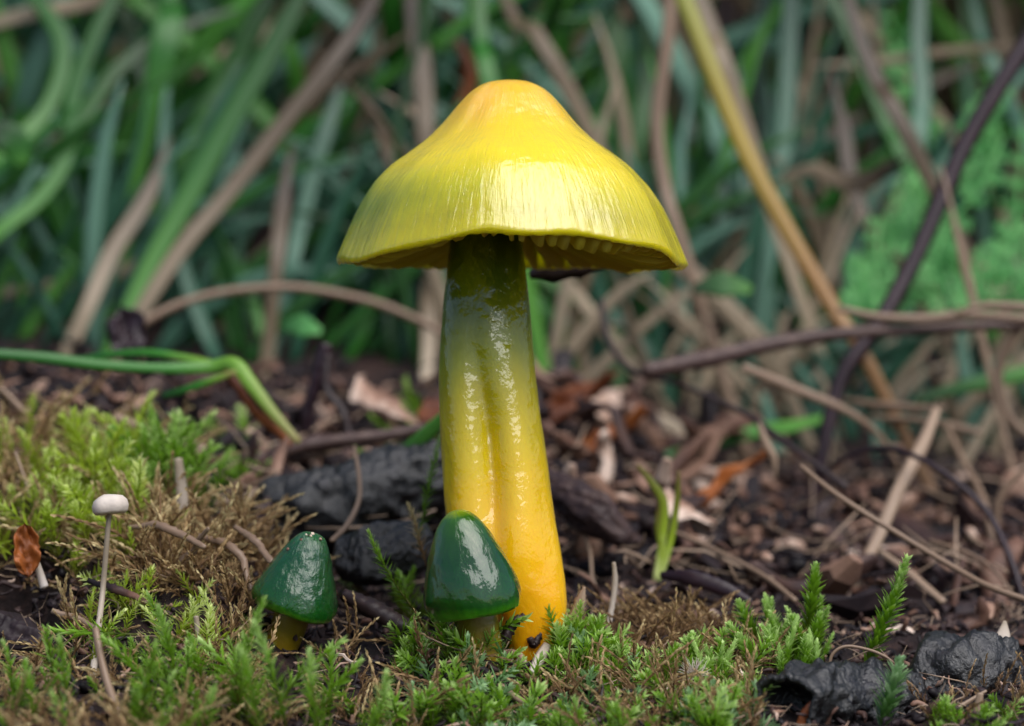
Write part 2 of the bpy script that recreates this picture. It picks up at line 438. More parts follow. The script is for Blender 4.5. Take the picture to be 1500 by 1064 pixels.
for r in rs:
    str_ = 0.004 * sstep(0.86, 0.99, r) * teeth * (0.5 + vnoise(th * 5, th * 0, 77))
    d = prof(r) * ZZ + bulge(th, r) * sstep(0.05, 0.3, r) - str_
    rad = r * RR + str_ * 0.6
    rows.append(np.stack([APEX[0] + rad * np.sin(th), APEX[1] - rad * np.cos(th), APEX[2] - d], -1))
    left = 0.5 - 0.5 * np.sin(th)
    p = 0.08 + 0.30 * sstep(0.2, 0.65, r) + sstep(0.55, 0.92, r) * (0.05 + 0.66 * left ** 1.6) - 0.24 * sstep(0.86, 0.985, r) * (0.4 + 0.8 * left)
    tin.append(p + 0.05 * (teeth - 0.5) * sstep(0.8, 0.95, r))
    uvs.append(np.stack([(th / (2 * math.pi) + 0.5), np.full(nth, r)], -1))
def under(r, th):   # depth of the flesh underside below the apex
    return prof(r) * rimZ(th) + 0.035 + 0.27 * (1 - r) ** 0.8
for q, (dr, dz) in enumerate([(-0.006, 0.02), (-0.025, 0.030), (-0.05, 0.022)]):
    rad = RR + dr; jag = (0.010 * teeth + 0.008 * vnoise(th * 40, th * 0, 5)) * (q == 1)
    rows.append(np.stack([APEX[0] + rad * np.sin(th), APEX[1] - rad * np.cos(th), APEX[2] - ZZ - dz - jag], -1))
    tin.append(np.full(nth, 0.5)); uvs.append(np.stack([(th / (2 * math.pi) + 0.5), np.full(nth, 1.0 + 0.02 * q)], -1))
for r in (0.93, 0.85, 0.75, 0.62, 0.48, 0.34, 0.2, 0.05):
    rad = r * RR
    rows.append(np.stack([APEX[0] + rad * np.sin(th), APEX[1] - rad * np.cos(th), APEX[2] - under(r, th)], -1))
    tin.append(np.full(nth, 0.5)); uvs.append(np.stack([(th / (2 * math.pi) + 0.5), np.full(nth, 2 - r)], -1))
V = np.concatenate(rows)
mb = MB(); mb.add(V, grid_faces(len(rows), nth)[:, ::-1], np.concatenate(tin), np.concatenate(uvs))
cap_o = mb.build('cap', M['cap'], big, APEX)

def gill(t0, short):
    r = np.linspace(0.97, 0.62 if short else 0.2, 9)
    R_, Z_ = rimR(np.array(t0)), rimZ(np.array(t0))
    top = under(r, t0) - 0.02
    front = 2.0 * math.exp(-((t0 - 0.42) / 0.42) ** 2)
    low = Z_ + np.interp(r, [0.2, 0.5, 0.8, 0.9, 0.955, 0.97], [-0.42, -0.12, 0.035 + 0.05 * front, 0.05 + 0.06 * front, 0.04 + 0.05 * front, 0.01])
    if short: low = low - 0.05 * (1 - np.linspace(1, 0.0, 9)) * 2
    low = np.maximum(low, top + 0.02)
    w = 0.016 + 0.010 * front
    er = np.array([math.sin(t0), -math.cos(t0), 0]); et = np.array([math.cos(t0), math.sin(t0), 0])
    pts = []
    for i in range(9):
        b = np.array([APEX[0], APEX[1], APEX[2]]) + er * r[i] * R_
        wob = et * 0.012 * math.sin(i * 1.1 + t0 * 37)
        for dz, s in ((top[i], -1.3), (top[i], 1.3), (low[i] - 0.01, 0.8), (low[i], 0.0), (low[i] - 0.01, -0.8)):
            pts.append(b - np.array([0, 0, dz]) + et * w * s + wob * (dz > top[i]))
    m = MB(); V = np.array(pts); Fq = grid_faces(9, 5)
    e = [[0, 1, 2], [0, 2, 3], [0, 3, 4]]; l = 40
    Fq = np.vstack([Fq, e, [[l, l + 2, l + 1], [l, l + 3, l + 2], [l, l + 4, l + 3]]])
    m.add(V, Fq, rng.random())
    return m.build('gill', M['gill'], cap_o, APEX)
for k in range(NG):
    g_ = gill(-math.pi + 2 * math.pi * (k + 0.25 * (rng.random() - 0.5)) / NG, k % 2 == 1)
    g_.location = (0, 0, 0)

# stem: outline read off as (row, left, right)
st = np.array([(215, 664, 756), (300, 661, 762), (345, 659, 764), (400, 654, 770), (450, 649, 776), (500, 645, 780), (550, 643, 785), (600, 644, 791), (650, 646, 798),
               (700, 649, 804), (750, 652, 810), (800, 660, 819), (850, 690, 827), (885, 718, 831), (915, 736, 828), (945, 744, 818), (975, 752, 808), (1005, 758, 800)], float)
py = np.linspace(215, 1005, 126)
def sm(y, v):
    a = np.interp(np.linspace(215, 1005, 400), y, v); k = np.exp(-np.linspace(-2, 2, 41) ** 2); k /= k.sum()
    a = np.convolve(np.pad(a, 20, mode='edge'), k, 'valid'); return np.interp(py, np.linspace(215, 1005, 400), a)
lft, rgt = sm(st[:, 0], st[:, 1]), sm(st[:, 0], st[:, 2])
ns = 96
a = np.linspace(-math.pi, math.pi, ns, endpoint=False)
gx = np.interp(py, [440, 500, 560, 620, 700, 780, 860], [690, 695, 703, 714, 721, 723, 724])
gd = np.interp(py, [430, 500, 580, 640, 740, 800, 870], [0, 0.03, 0.11, 0.15, 0.13, 0.08, 0.02])
rows, tin, uvs = [], [], []
for i in range(len(py)):
    Ys_ = np.interp(py[i], [215, 960], [0.18, -0.46]); c = W((lft[i] + rgt[i]) / 2, py[i], Ys_); r = (rgt[i] - lft[i]) / 2 / PX
    off = np.clip((gx[i] - (lft[i] + rgt[i]) / 2) / PX / r, -0.9, 0.9)
    ga = math.asin(off)
    da = (a - ga)
    rad = r * (1 + 0.012 * fbm(a * 1.2 + 9, np.full(ns, py[i] / 70), 3, 21) + 0.006 * np.sin(5 * a + py[i] / 60)) - gd[i] * np.exp(-(da / 0.24) ** 2) + 0.25 * gd[i] * np.exp(-((np.abs(da) - 0.62) / 0.3) ** 2)
    rows.append(np.stack([c[0] + rad * np.sin(a), c[1] - 0.92 * rad * np.cos(a), np.full(ns, c[2])], -1))
    tin.append(np.interp(py[i] + 22 * np.sin(a + 0.6) + 14 * fbm(a * 2, np.full(ns, py[i] / 40), 3, 8), [330, 400, 480, 580, 700, 800, 900, 960], [0.0, 0.15, 0.33, 0.5, 0.66, 0.78, 0.9, 1.0]))
    uvs.append(np.stack([a / (2 * math.pi) + 0.5, np.full(ns, c[2])], -1))
mb = MB(); mb.add(np.concatenate(rows), grid_faces(len(rows), ns), np.concatenate(tin), np.concatenate(uvs))
mb.build('stem', M['stem'], big, W(785, 955, 0))

# dark bark scrap lodged under the rim
p = catmull(np.array([W(776, 402, 1.9), W(815, 394, 1.85), W(850, 390, 1.75), W(898, 388, 1.6)]), 9)
mb = MB(); mb.add(*tube(p, np.array([.04, .09, .11, .10, .115, .1, .085, .06, .02]), 7, 0.45, rough=0.25, seed=4))
tag(mb.build('bark_scrap', M['twig'], None, p[0]), 'dark bark scrap stuck under the rim of the yellow cap', 'bark')

# ------------------------------------------------------------------ young green waxcaps
def young(name, label, apex, axis, R, Hh, profile, mat, matstem, base, r0, r1, stripes):
    root = empty(name, base, label, 'mushroom', 'waxcap mushrooms')
    n = 96; t = np.linspace(-math.pi, math.pi, n, endpoint=False)
    ax_ = np.asarray(axis, float); ax_ /= np.linalg.norm(ax_)
    e1 = np.cross([0, 1, 0], ax_); e1 /= np.linalg.norm(e1); e2 = np.cross(ax_, e1)
    rows, tn, uv = [], [], []
    P = catmull(np.array([(a_, b_, 0) for a_, b_ in profile]), 44)[:, :2]
    wob = 1 + 0.025 * np.sin(2 * t + 1) + 0.015 * np.sin(3 * t)
    for i, (r, d) in enumerate(P):
        bump_ = 0.012 * fbm(np.sin(t) * r * 4 + 3, np.cos(t) * r * 4 + d * 3, 3, 31) * min(1, r * 4)
        rad = (r * R) * wob + bump_ + 0.0015 * stripes * sstep(0.7, 1, d) * np.cos(34 * t)
        rows.append(apex + np.outer(rad * np.sin(t), e1) - np.outer(rad * np.cos(t), e2) - np.outer(np.full(n, d * Hh) + 0.03 * sstep(.7, 1, d) * np.sin(2 * t + .5), ax_))
        tn.append(np.full(n, np.interp(d, [0, 0.08, 0.3, 0.7, 0.9, 1.0], [0.0, 0.25, 0.5, 0.7, 0.85, 1.0])) + 0.012 * np.cos(34 * t) * (d > .7))
        uv.append(np.stack([t / (2 * math.pi) + .5, np.full(n, d)], -1))
    for r, d in ((0.93, 1.03), (0.85, 1.0), (0.6, 0.82), (0.2, 0.7)):
        rad = r * R * wob
        rows.append(apex + np.outer(rad * np.sin(t), e1) - np.outer(rad * np.cos(t), e2) - np.outer(np.full(n, d * Hh), ax_))
        tn.append(np.full(n, 1.0)); uv.append(np.stack([t / (2 * math.pi) + .5, np.full(n, d)], -1))
    m = MB(); m.add(np.concatenate(rows), grid_faces(len(rows), n)[:, ::-1], np.concatenate(tn), np.concatenate(uv))
    m.build('cap', mat, root, base)
    top = apex - ax_ * Hh * 0.6
    pth = catmull(np.array([top, (top + base) / 2 + np.array([0.03, 0, 0]), base]), 16)
    m = MB(); m.add(*tube(pth, np.linspace(r0, r1, 16), 24)); m.build('stem', matstem, root, base)
    return root
Yr = -1.35
young('waxcap_mushroom', 'dark green conical young waxcap touching the tall yellow stem', W(668, 747, Yr), (-0.2, -0.05, 1), 0.435, 0.88,
      [(0, 0), (.12, .008), (.24, .035), (.40, .105), (.53, .21), (.665, .35), (.81, .52), (.93, .69), (1.0, .84), (.99, .94), (.94, 1.01)],
      M['green_cap'], M['young_stem'], W(706, 1015, Yr + .1), 0.17, 0.2, 1.0)
Yl = -0.7
young('waxcap_mushroom', 'small bluish green young waxcap with grit on its tip beside the mossy mound', W(459, 780, Yl), (0.27, -0.08, 1), 0.39, 0.70,
      [(0, 0), (.13, .01), (.26, .035), (.38, .10), (.50, .21), (.64, .38), (.80, .57), (.95, .76), (1.02, .88), (1.02, .95), (.97, 1.01)],
      M['blue_cap'], M['young_stem'], W(402, 968, Yl + .1), 0.17, 0.15, 1.0)
# grit on its tip
mb = MB()
for k in range(26):
    c = W(415 + 62 * rng.random(), 0, Yl - 0.1); px_ = c[0] * PX / ((D + Yl) / D) + 750
    c = W(px_, np.interp(px_, [410, 430, 445, 460, 480], [812, 795, 783, 780, 790]) + 2 + 4 * rng.random(), Yl - 0.12 + 0.2 * rng.random())
    m_, f_, *_r = tube(c + np.linspace(-1, 1, 3)[:, None] * rng.normal(0, 0.012, 3), [.008, .018, .006], 5, rough=.4, seed=k); mb.add(m_, f_, rng.random())
tag(mb.build('grit', M['litter'], None, W(450, 785, Yl)), 'brown grit grains on the tip of the bluish green young waxcap', 'grit', kind='stuff')

# ------------------------------------------------------------------ tiny pale mushroom and stalks
Yp = -0.9
base = W(132, 1050, Yp - 1.2)
pm = empty('bonnet_mushroom', base, 'tiny white bonnet mushroom with a flat cap on a long thread-like stalk', 'mushroom')
pth = catmull(np.array([W(161, 742, Yp), W(156, 800, Yp), W(150, 870, Yp), W(143, 930, Yp - .4), W(135, 1000, Yp - .9), base]), 26)
m = MB(); m.add(*tube(pth, np.linspace(.022, .034, 26), 10)); m.build('stem', M['pale'], pm, base)
n = 40; t = np.linspace(0, 2 * math.pi, n, endpoint=False); rows = []
for r, z in ((0, .075), (.05, .073), (.1, .06), (.135, .035), (.148, .0), (.142, -.035), (.12, -.055), (.09, -.045), (.03, -.02)):
    w_ = 1 + .08 * np.sin(2 * t + 1) + .05 * np.sin(5 * t)
    c = W(161, 741, Yp); rows.append(np.stack([c[0] + r * w_ * np.cos(t), c[1] + r * w_ * np.sin(t), c[2] + z * 1.35 + .015 * np.cos(t + .6) * (r > .05)], -1))
m = MB(); m.add(np.concatenate(rows), grid_faces(len(rows), n)[:, ::-1]); m.build('cap', M['pale_cap'], pm, base)

def line(name, label, cat, pts, Ys, w, mat, group=None, sides=8, aspect=1.0, fold=0.0, rough=0.0, m=28, face=(0, -1, 0.25), taper=None, seed=1, flat=None, wob=0.0):
    """a stalk, straw or blade along photograph points, each given its own distance"""
    Ys = np.interp(np.linspace(0, 1, len(pts)), np.linspace(0, 1, len(np.atleast_1d(Ys))), np.atleast_1d(Ys))
    P = catmull(np.array([W(a_, b_, c_) for (a_, b_), c_ in zip(pts, Ys)]), m)
    if wob:
        r2 = np.random.default_rng(seed + 50)
        P = P + catmull(r2.normal(0, wob, (7, 3)), m)
    yy = np.linspace(Ys[0], Ys[-1], m)
    w = np.interp(np.linspace(0, 1, m), np.linspace(0, 1, len(np.atleast_1d(w))), np.atleast_1d(w))
    R = w / 2 / PX * (D + yy) / D
    mb = MB(); mb.add(*tube(P, R, sides, aspect, fold, face, rough, seed))
    o = mb.build(name, M[mat], None, P[np.argmin(P[:, 2])])
    return tag(o, label, cat, group)

line('pale_stalk', 'pale broken fungus stalk standing in dark green moss', 'stalk', [(261, 672), (264, 700), (268, 740), (272, 790)], 1.25, [13, 17, 19, 18], 'pale')
line('pale_stalk', 'thin grey fungus stalk standing in litter beside the yellow stem', 'stalk', [(899, 824), (901, 850), (897, 885), (891, 918), (888, 935)], 0.2, [6, 9, 8, 9, 9], 'pale', rough=.1)
line('pale_stalk', 'short grey stalk stub poking out between moss shoots', 'stalk', [(287, 903), (290, 925), (293, 945)], -1.2, [8, 9, 9], 'pale')
line('pale_stalk', 'white stalk stub hanging below the curled orange leaf', 'stalk', [(51, 815), (58, 838), (65, 860)], -0.2, [8, 11, 13], 'pale')
line('brown_stalk', 'pinkish brown dead stalk leaning against the white bonnet mushroom', 'stalk', [(140, 922), (148, 965), (160, 1010), (176, 1050), (200, 1110)], [-2.4, -3.2], [11, 12, 14, 14, 14], 'straw')
line('fungus_thread', 'thin brown root curving up behind the bluish young waxcap', 'root', [(519, 655), (526, 700), (525, 735), (508, 770), (486, 792)], [2.5, 1.0], [6, 7, 8, 9, 8], 'straw')

# ------------------------------------------------------------------ straws and twigs, sharp or half sharp
line('twig', 'long grey-brown bare twig lying across the grass on the slope', 'twig', [(948, 545), (1000, 528), (1060, 516), (1150, 500), (1290, 486), (1420, 480), (1560, 470)], [5.5, 7.0], [26, 27, 24, 21, 17, 15, 14], 'twig_grey', rough=.12, m=60, wob=.03)
line('straw', 'pale forked straw tip resting above the long twig', 'straw', [(1228, 452), (1290, 465), (1360, 467), (1430, 462), (1560, 475)], 6.5, [10, 15, 15, 14, 14], 'straw')
line('straw', 'short brown straw curling over the pale forked one', 'straw', [(1400, 460), (1430, 450), (1470, 448), (1560, 456)], 6.2, [6, 12, 14, 14], 'straw', rough=.1)
line('withered_stalk', 'thin dead stem sloping under the long twig into the litter', 'stem', [(880, 440), (892, 500), (925, 542), (1000, 565), (1090, 605), (1130, 635), (1180, 670), (1240, 715)], [7, 4], [9, 9, 9, 8, 8, 13, 10, 10], 'twig', m=50)
line('dead_bract', 'withered bract hanging from the thin dead stem', 'bract', [(1112, 620), (1122, 650), (1133, 670), (1136, 700)], 4.6, [6, 14, 12, 3], 'straw', aspect=.5, rough=.2)
line('straw', 'brown flattened straw sloping below the long twig', 'straw', [(1088, 538), (1160, 568), (1240, 602), (1290, 640), (1320, 690)], [6, 6.5], [14, 16, 14, 8, 6], 'straw', aspect=.5)
line('straw', 'grey-brown straw propped upright across the long tan one', 'straw', [(1372, 600), (1350, 655), (1318, 715), (1285, 790), (1250, 860)], [5.2, 3.2], [14, 22, 20, 18, 20], 'straw', aspect=.6)
line('straw', 'long tan straw sloping down over the dark litter', 'straw', [(1172, 682), (1230, 728), (1320, 785), (1400, 833), (1460, 864), (1570, 900)], [2.2, .6], [7, 9, 9, 9, 10, 10], 'straw', m=40)
line('dark_root', 'dark purple root arching over the litter', 'root', [(1195, 700), (1240, 667), (1290, 655), (1340, 667), (1400, 705), (1450, 755), (1480, 810), (1500, 880)], [5, 3], [9, 8, 8, 9, 10, 11, 10, 9], 'purple', m=44, wob=.015)
line('straw', 'thin reddish straw lying from the seedling down the litter', 'straw', [(985, 778), (1060, 812), (1120, 845), (1165, 880)], [3.5, 1.4], [6, 8, 8, 8], 'straw')
line('straw', 'short tan straw end under the long tan straw', 'straw', [(1290, 808), (1330, 838), (1382, 882)], [3.0, 2.0], [8, 13, 11], 'straw', aspect=.6)
line('straw', 'thin orange straw curving beside the dark root', 'straw', [(1362, 792), (1420, 812), (1455, 835), (1490, 880)], [3.6, 2.6], [5, 7, 6, 5], 'straw')
line('straw', 'blurred tan straw lying level under the long twig', 'straw', [(1230, 585), (1300, 595), (1384, 600)], [7.5, 7], [8, 14, 10], 'straw')
line('straw', 'blurred brown straw lying level beside the propped straw', 'straw', [(1280, 612), (1360, 618), (1436, 634)], [7.5, 7], [8, 14, 12], 'straw')
line('straw', 'grey straw arched at the edge of the slope by the long twig', 'straw', [(1520, 440), (1480, 500), (1462, 550), (1478, 610), (1520, 650)], [7, 7], [18, 16, 15, 14, 12], 'straw')
line('straw', 'thin grey straw behind the dark root', 'straw', [(1385, 620), (1408, 670), (1440, 730), (1455, 800)], [7, 5], [10, 10, 10, 9], 'straw')
line('straw', 'pale straw looping low at the edge of the litter', 'straw', [(1560, 660), (1500, 690), (1465, 730), (1460, 790)], [5, 5], [10, 10, 10, 8], 'straw')
line('grass_leaf', 'green grass blade lying on the litter behind the seedling', 'grass', [(975, 668), (1040, 650), (1110, 632), (1160, 625), (1210, 612)], [7.5, 9], [14, 22, 22, 20, 10], 'grass', aspect=.25, fold=.2, sides=8)
line('grass_leaf', 'green grass blade emerging at the slope edge below the twig', 'grass', [(1340, 588), (1400, 570), (1460, 557), (1580, 528)], [8.5, 8.5], [12, 22, 24, 24], 'grass', aspect=.25, fold=.2)
line('bent_grass', 'bright green grass stem lying level then bent sharply down', 'grass', [(-60, 515), (60, 524), (150, 535), (240, 540), (310, 538), (342, 534), (365, 560), (400, 605), (438, 648)], [3.8, 4.2, 3.8], [14, 16, 17, 16, 15, 20, 24, 17, 10], 'bent_grass', m=60, aspect=.5, fold=.2)
line('grass_leaf', 'narrow green grass leaf lying along the bent stem', 'grass', [(100, 528), (160, 520), (220, 517), (290, 528), (345, 540)], [4.8, 4.1], [4, 11, 12, 11, 8], 'bent_grass', aspect=.3)
line('grass_leaf', 'short green grass leaf under the bent stem', 'grass', [(238, 580), (280, 568), (345, 545)], [4.3, 3.9], [8, 12, 8], 'bent_grass', aspect=.3)
line('dry_sheath', 'orange-brown dry leaf sheath beneath the bent grass stem', 'leaf', [(330, 545), (356, 572), (378, 600), (425, 652)], [4.0, 4.0], [12, 22, 22, 10], 'leaf_orange', aspect=.4, rough=.15)
line('straw', 'tan straw chip lying on brown moss', 'straw', [(168, 612), (210, 630), (262, 648), (308, 668)], [3.6, 3.2], [18, 20, 24, 24], 'straw', sides=9, aspect=.7)
line('straw', 'tan straw arching over the green grass stem', 'straw', [(165, 520), (200, 480), (260, 447), (330, 428), (420, 421), (500, 432), (580, 455), (680, 510), (740, 600)], [8, 9], [14, 14, 13, 13, 13, 13, 12, 11, 10], 'straw', m=40)
line('twig', 'dark forked twig stub standing behind the young waxcaps', 'twig', [(478, 505), (468, 545), (452, 600), (446, 640)], [5.5, 5.5], [22, 24, 20, 16], 'purple', rough=.15)
line('twig', 'crooked thin dark twig leaning on the stub', 'twig', [(480, 520), (478, 570), (500, 600), (512, 640)], [5.2, 5.0], [12, 12, 13, 11], 'twig', rough=.2)
line('twig', 'brown twig lying level behind the young waxcaps', 'twig', [(390, 678), (440, 655), (510, 645), (570, 638), (650, 622)], [4.6, 4.6], [18, 22, 22, 20, 14], 'twig_grey', rough=.12)
line('twig', 'purplish twig lying level behind the mossy mound', 'twig', [(210, 705), (300, 680), (400, 668), (470, 640)], [4.2, 4.8], [14, 20, 20, 14], 'twig_grey', rough=.12)
line('grass_leaf', 'broad mossy green blade leaning against the yellow stem', 'grass', [(545, 705), (590, 668), (640, 622), (672, 590)], [3.6, 3.0], [16, 24, 22, 14], 'grass', aspect=.3, fold=.25)
line('twig', 'dark wet twig lying between the two young waxcaps', 'twig', [(505, 872), (545, 892), (590, 918), (630, 945)], [-.1, -.6], [20, 30, 28, 18], 'twig', rough=.15, m=34)
line('twig', 'knobbly brown twig curled under the green conical cap', 'twig', [(768, 902), (750, 915), (738, 935), (715, 945)], [-1.1, -1.2], [10, 16, 18, 14], 'twig', rough=.3)
line('twig', 'small forked twig touching the base of the yellow stem', 'twig', [(800, 912), (790, 932), (782, 945), (776, 935)], [-.62, -.7], [6, 9, 12, 10], 'twig', rough=.25)
line('wood_chip', 'white wood splinter leaning at the base of the yellow stem', 'splinter', [(802, 944), (792, 962), (780, 985)], [-.8, -1.0], [13, 18, 14], 'pale', sides=6, aspect=.35)
line('dry_bract', 'torn papery tan bract standing beside the yellow stem base', 'bract', [(856, 860), (850, 882), (843, 905), (838, 925)], [-.3, -.3], [4, 18, 22, 8], 'straw', aspect=.25, rough=.15)
line('straw', 'brown straw lying on moss before the yellow stem', 'straw', [(665, 945), (710, 985), (760, 1025), (830, 1062), (900, 1085)], [-1.1, -2.6], [9, 10, 11, 12, 12], 'straw')
line('straw', 'grey straw bit pointing up at the lower moss edge', 'straw', [(912, 1042), (880, 1055), (840, 1075)], [-2.3, -2.6], [8, 14, 14], 'twig')
line('straw', 'short pinkish straw lying in the green moss', 'straw', [(945, 996), (975, 1012), (1000, 1025)], [-1.6, -1.7], [9, 18, 14], 'straw', aspect=.5)
line('twig', 'thin dark twig standing upright in the green moss', 'twig', [(883, 1005), (879, 1030), (874, 1060)], [-1.9, -2.0], [4, 8, 9], 'twig')
line('straw', 'thin curled tan fibre lying over the charred stick', 'fibre', [(1214, 980), (1220, 958), (1240, 947), (1275, 953), (1298, 963), (1310, 972)], [-1.5, -1.5], [5, 5, 5, 5, 5, 3], 'straw')
line('straw', 'frayed pale straw lying before the dark charcoal lump', 'straw', [(1370, 1066), (1400, 1040), (1445, 1012)], [-2.1, -2.0], [10, 8, 4], 'straw', aspect=.5, rough=.2)
line('straw', 'thin pale straw fork beside the frayed one', 'straw', [(1352, 1075), (1395, 1030), (1412, 1020), (1400, 1007)], [-2.05, -2.0], [5, 4, 3, 2], 'straw')
line('straw', 'flat pinkish straw standing before the dark charcoal lump', 'straw', [(1436, 1016), (1432, 1045), (1430, 1080)], [-2.3, -2.3], [10, 16, 16], 'straw', aspect=.3)
line('straw', 'orange wood splinter leaning on the charred stick', 'splinter', [(1190, 1030), (1178, 1048), (1168, 1080)], [-2.6, -2.6], [10, 14, 16], 'leaf_orange', aspect=.4, rough=.15)
line('petal', 'white petal lying on the soil by the charcoal lump', 'petal', [(1472, 910), (1470, 930), (1466, 952)], [-.3, -.4], [5, 22, 12], 'pale', aspect=.25)
def sheet(name, label, cat, c, u, v, mat, curl, seed, n=16, crum=.5):
    """a crumpled two-sided leaf: centre c, half axes u and v"""
    a_, b_ = np.meshgrid(np.linspace(-1, 1, n), np.linspace(-1, 1, n))
    wd = np.sqrt(np.clip(1 - b_ ** 2, 0, 1)) * (1 + .25 * fbm(b_ * 4 + seed, a_ * 0 + np.sign(a_), 3, seed)) + .03
    nn = np.cross(u, v); nn = nn / np.linalg.norm(nn) * np.linalg.norm(u)
    hgt = curl * (a_ * wd) ** 2 + crum * fbm(a_ * 1.8 + seed, b_ * 2.2, 3, seed + 1) - .12 * np.abs(np.sin(b_ * 7 + np.abs(a_) * 2)) * np.abs(a_)
    V = c + (a_ * wd)[..., None] * u + (b_ + .1 * fbm(a_ * 2, b_ * 2 + seed, 2, seed))[..., None] * v + hgt[..., None] * nn
    V = V.reshape(-1, 3); k = nn / np.linalg.norm(nn) * .006
    Fa = grid_faces(n, n, False)
    rim = np.r_[np.arange(n), np.arange(2 * n - 1, n * n, n), np.arange(n * n - 2, n * n - n - 1, -1), np.arange(n * n - 2 * n, 0, -n)]
    r2 = np.roll(rim, -1); N_ = n * n
    Fr = np.concatenate([np.stack([rim, r2, r2 + N_], -1), np.stack([rim, r2 + N_, rim + N_], -1)])
    mb = MB(); mb.add(np.vstack([V + k, V - k]), np.concatenate([Fa, Fa[:, ::-1] + N_, Fr]), np.tile((.25 + .35 * np.abs(a_)).ravel(), 2))
    return tag(mb.build(name, M[mat], None, c), label, cat)
sheet('dead_leaf', 'curled orange dead leaf hanging on the moss mound', 'leaf', W(38, 806, -.3), np.array([.11, .03, .01]), np.array([.02, -.03, -.24]), 'leaf_orange', -.7, 5, crum=1.1)
for i_, (a_, b_, Yk, u_, v_, lb) in enumerate(((845, 590, 7.5, .3, .5, 'brown crumpled dead leaf on the litter heap behind the yellow stem'), (1010, 745, 4.2, .16, .32, 'pale curled dead leaf behind the grass seedling'), (900, 640, 6.5, .25, .4, 'reddish brown dead leaf on the slope of the litter heap'),
        (575, 585, 6.5, .2, .45, 'tan dead leaf lying behind the level brown twig'), (1075, 700, 5.5, .2, .5, 'brown curled leaf under the hanging bract'), (440, 700, 4.0, .2, .35, 'brown leaf flake on the black charred chunk'), (660, 600, 5.5, .22, .3, 'pinkish dead leaf pressed behind the yellow stem'))):
    sheet('dead_leaf', lb, 'leaf', W(a_, b_, Yk), np.array([u_, .1, .1 * (-1) ** i_]), np.array([v_ * .7 * (-1) ** i_, .3, v_ * .5]), 'litter' if i_ % 2 else 'leaf_orange', (-1) ** i_ * .6, 60 + i_)
for pts_, w_, lb_ in (([(190, 772), (225, 768), (262, 782), (300, 800)], [6, 12, 13, 8], 'thick tan root curling out of the brown moss mound'), ([(203, 838), (240, 835), (272, 818), (292, 795), (305, 772)], [9, 12, 12, 10, 6], 'gnarled brown root bent on the brown moss mound'),
        ([(292, 785), (330, 795), (356, 820), (368, 862)], [8, 13, 12, 7], 'brown root drooping off the moss mound beside the bluish cap'), ([(345, 772), (372, 790), (398, 822)], [8, 12, 10], 'pale rootlet reaching towards the bluish cap'),
        ([(78, 895), (110, 905), (138, 918)], [9, 10, 8], 'short pinkish rootlet poking out of the dark hollow'), ([(130, 850), (165, 862), (215, 880)], [8, 14, 8], 'torn brown root strip at the rim of the hollow')):
    line('root', lb_, 'root', pts_, [.1, -.5] if pts_[0][0] > 150 else [-.5, -.9], w_, 'litter' if 'orange' in lb_ or 'torn' in lb_ else 'straw', rough=.22, aspect=.6, wob=.012)
line('straw', 'thin upright brown fibre sticking out of the moss mound', 'fibre', [(22, 662), (34, 695), (45, 730)], [1.6, 1.4], [3, 4, 5], 'straw')
line('straw', 'thin straw lying over the grass beside the moss mound', 'straw', [(0, 568), (30, 600), (58, 635)], [3.8, 3.8], [9, 12, 12], 'straw')
line('dead_leaf', 'broad dark red strip of leaf lying in the litter', 'leaf', [(968, 842), (1010, 846), (1060, 862), (1100, 882)], [1.6, 1.2], [10, 26, 24, 10], 'purple', aspect=.4, rough=.1)

# seedling
sd = empty('grass_seedling', W(962, 850, 2.6), 'pale green two-bladed grass seedling standing in the litter', 'seedling')
for pts, w in ((((934, 682), (955, 708), (972, 738), (970, 790), (960, 850)), [6, 13, 13, 10, 9]), (((994, 690), (992, 730), (985, 780), (972, 830), (962, 850)), [5, 9, 10, 10, 9]), (((966, 735), (964, 770), (970, 810), (964, 850)), [6, 11, 11, 9])):
    P = catmull(np.array([W(a_, b_, 2.6) for a_, b_ in pts]), 20)
    mb = MB(); mb.add(*tube(P, np.interp(np.linspace(0, 1, 20), np.linspace(0, 1, len(w)), w) / 2 / PX * (D + 2.6) / D, 8, .35, .2), )
    mb.build('blade', M['moss_lime'], sd, W(962, 850, 2.6))

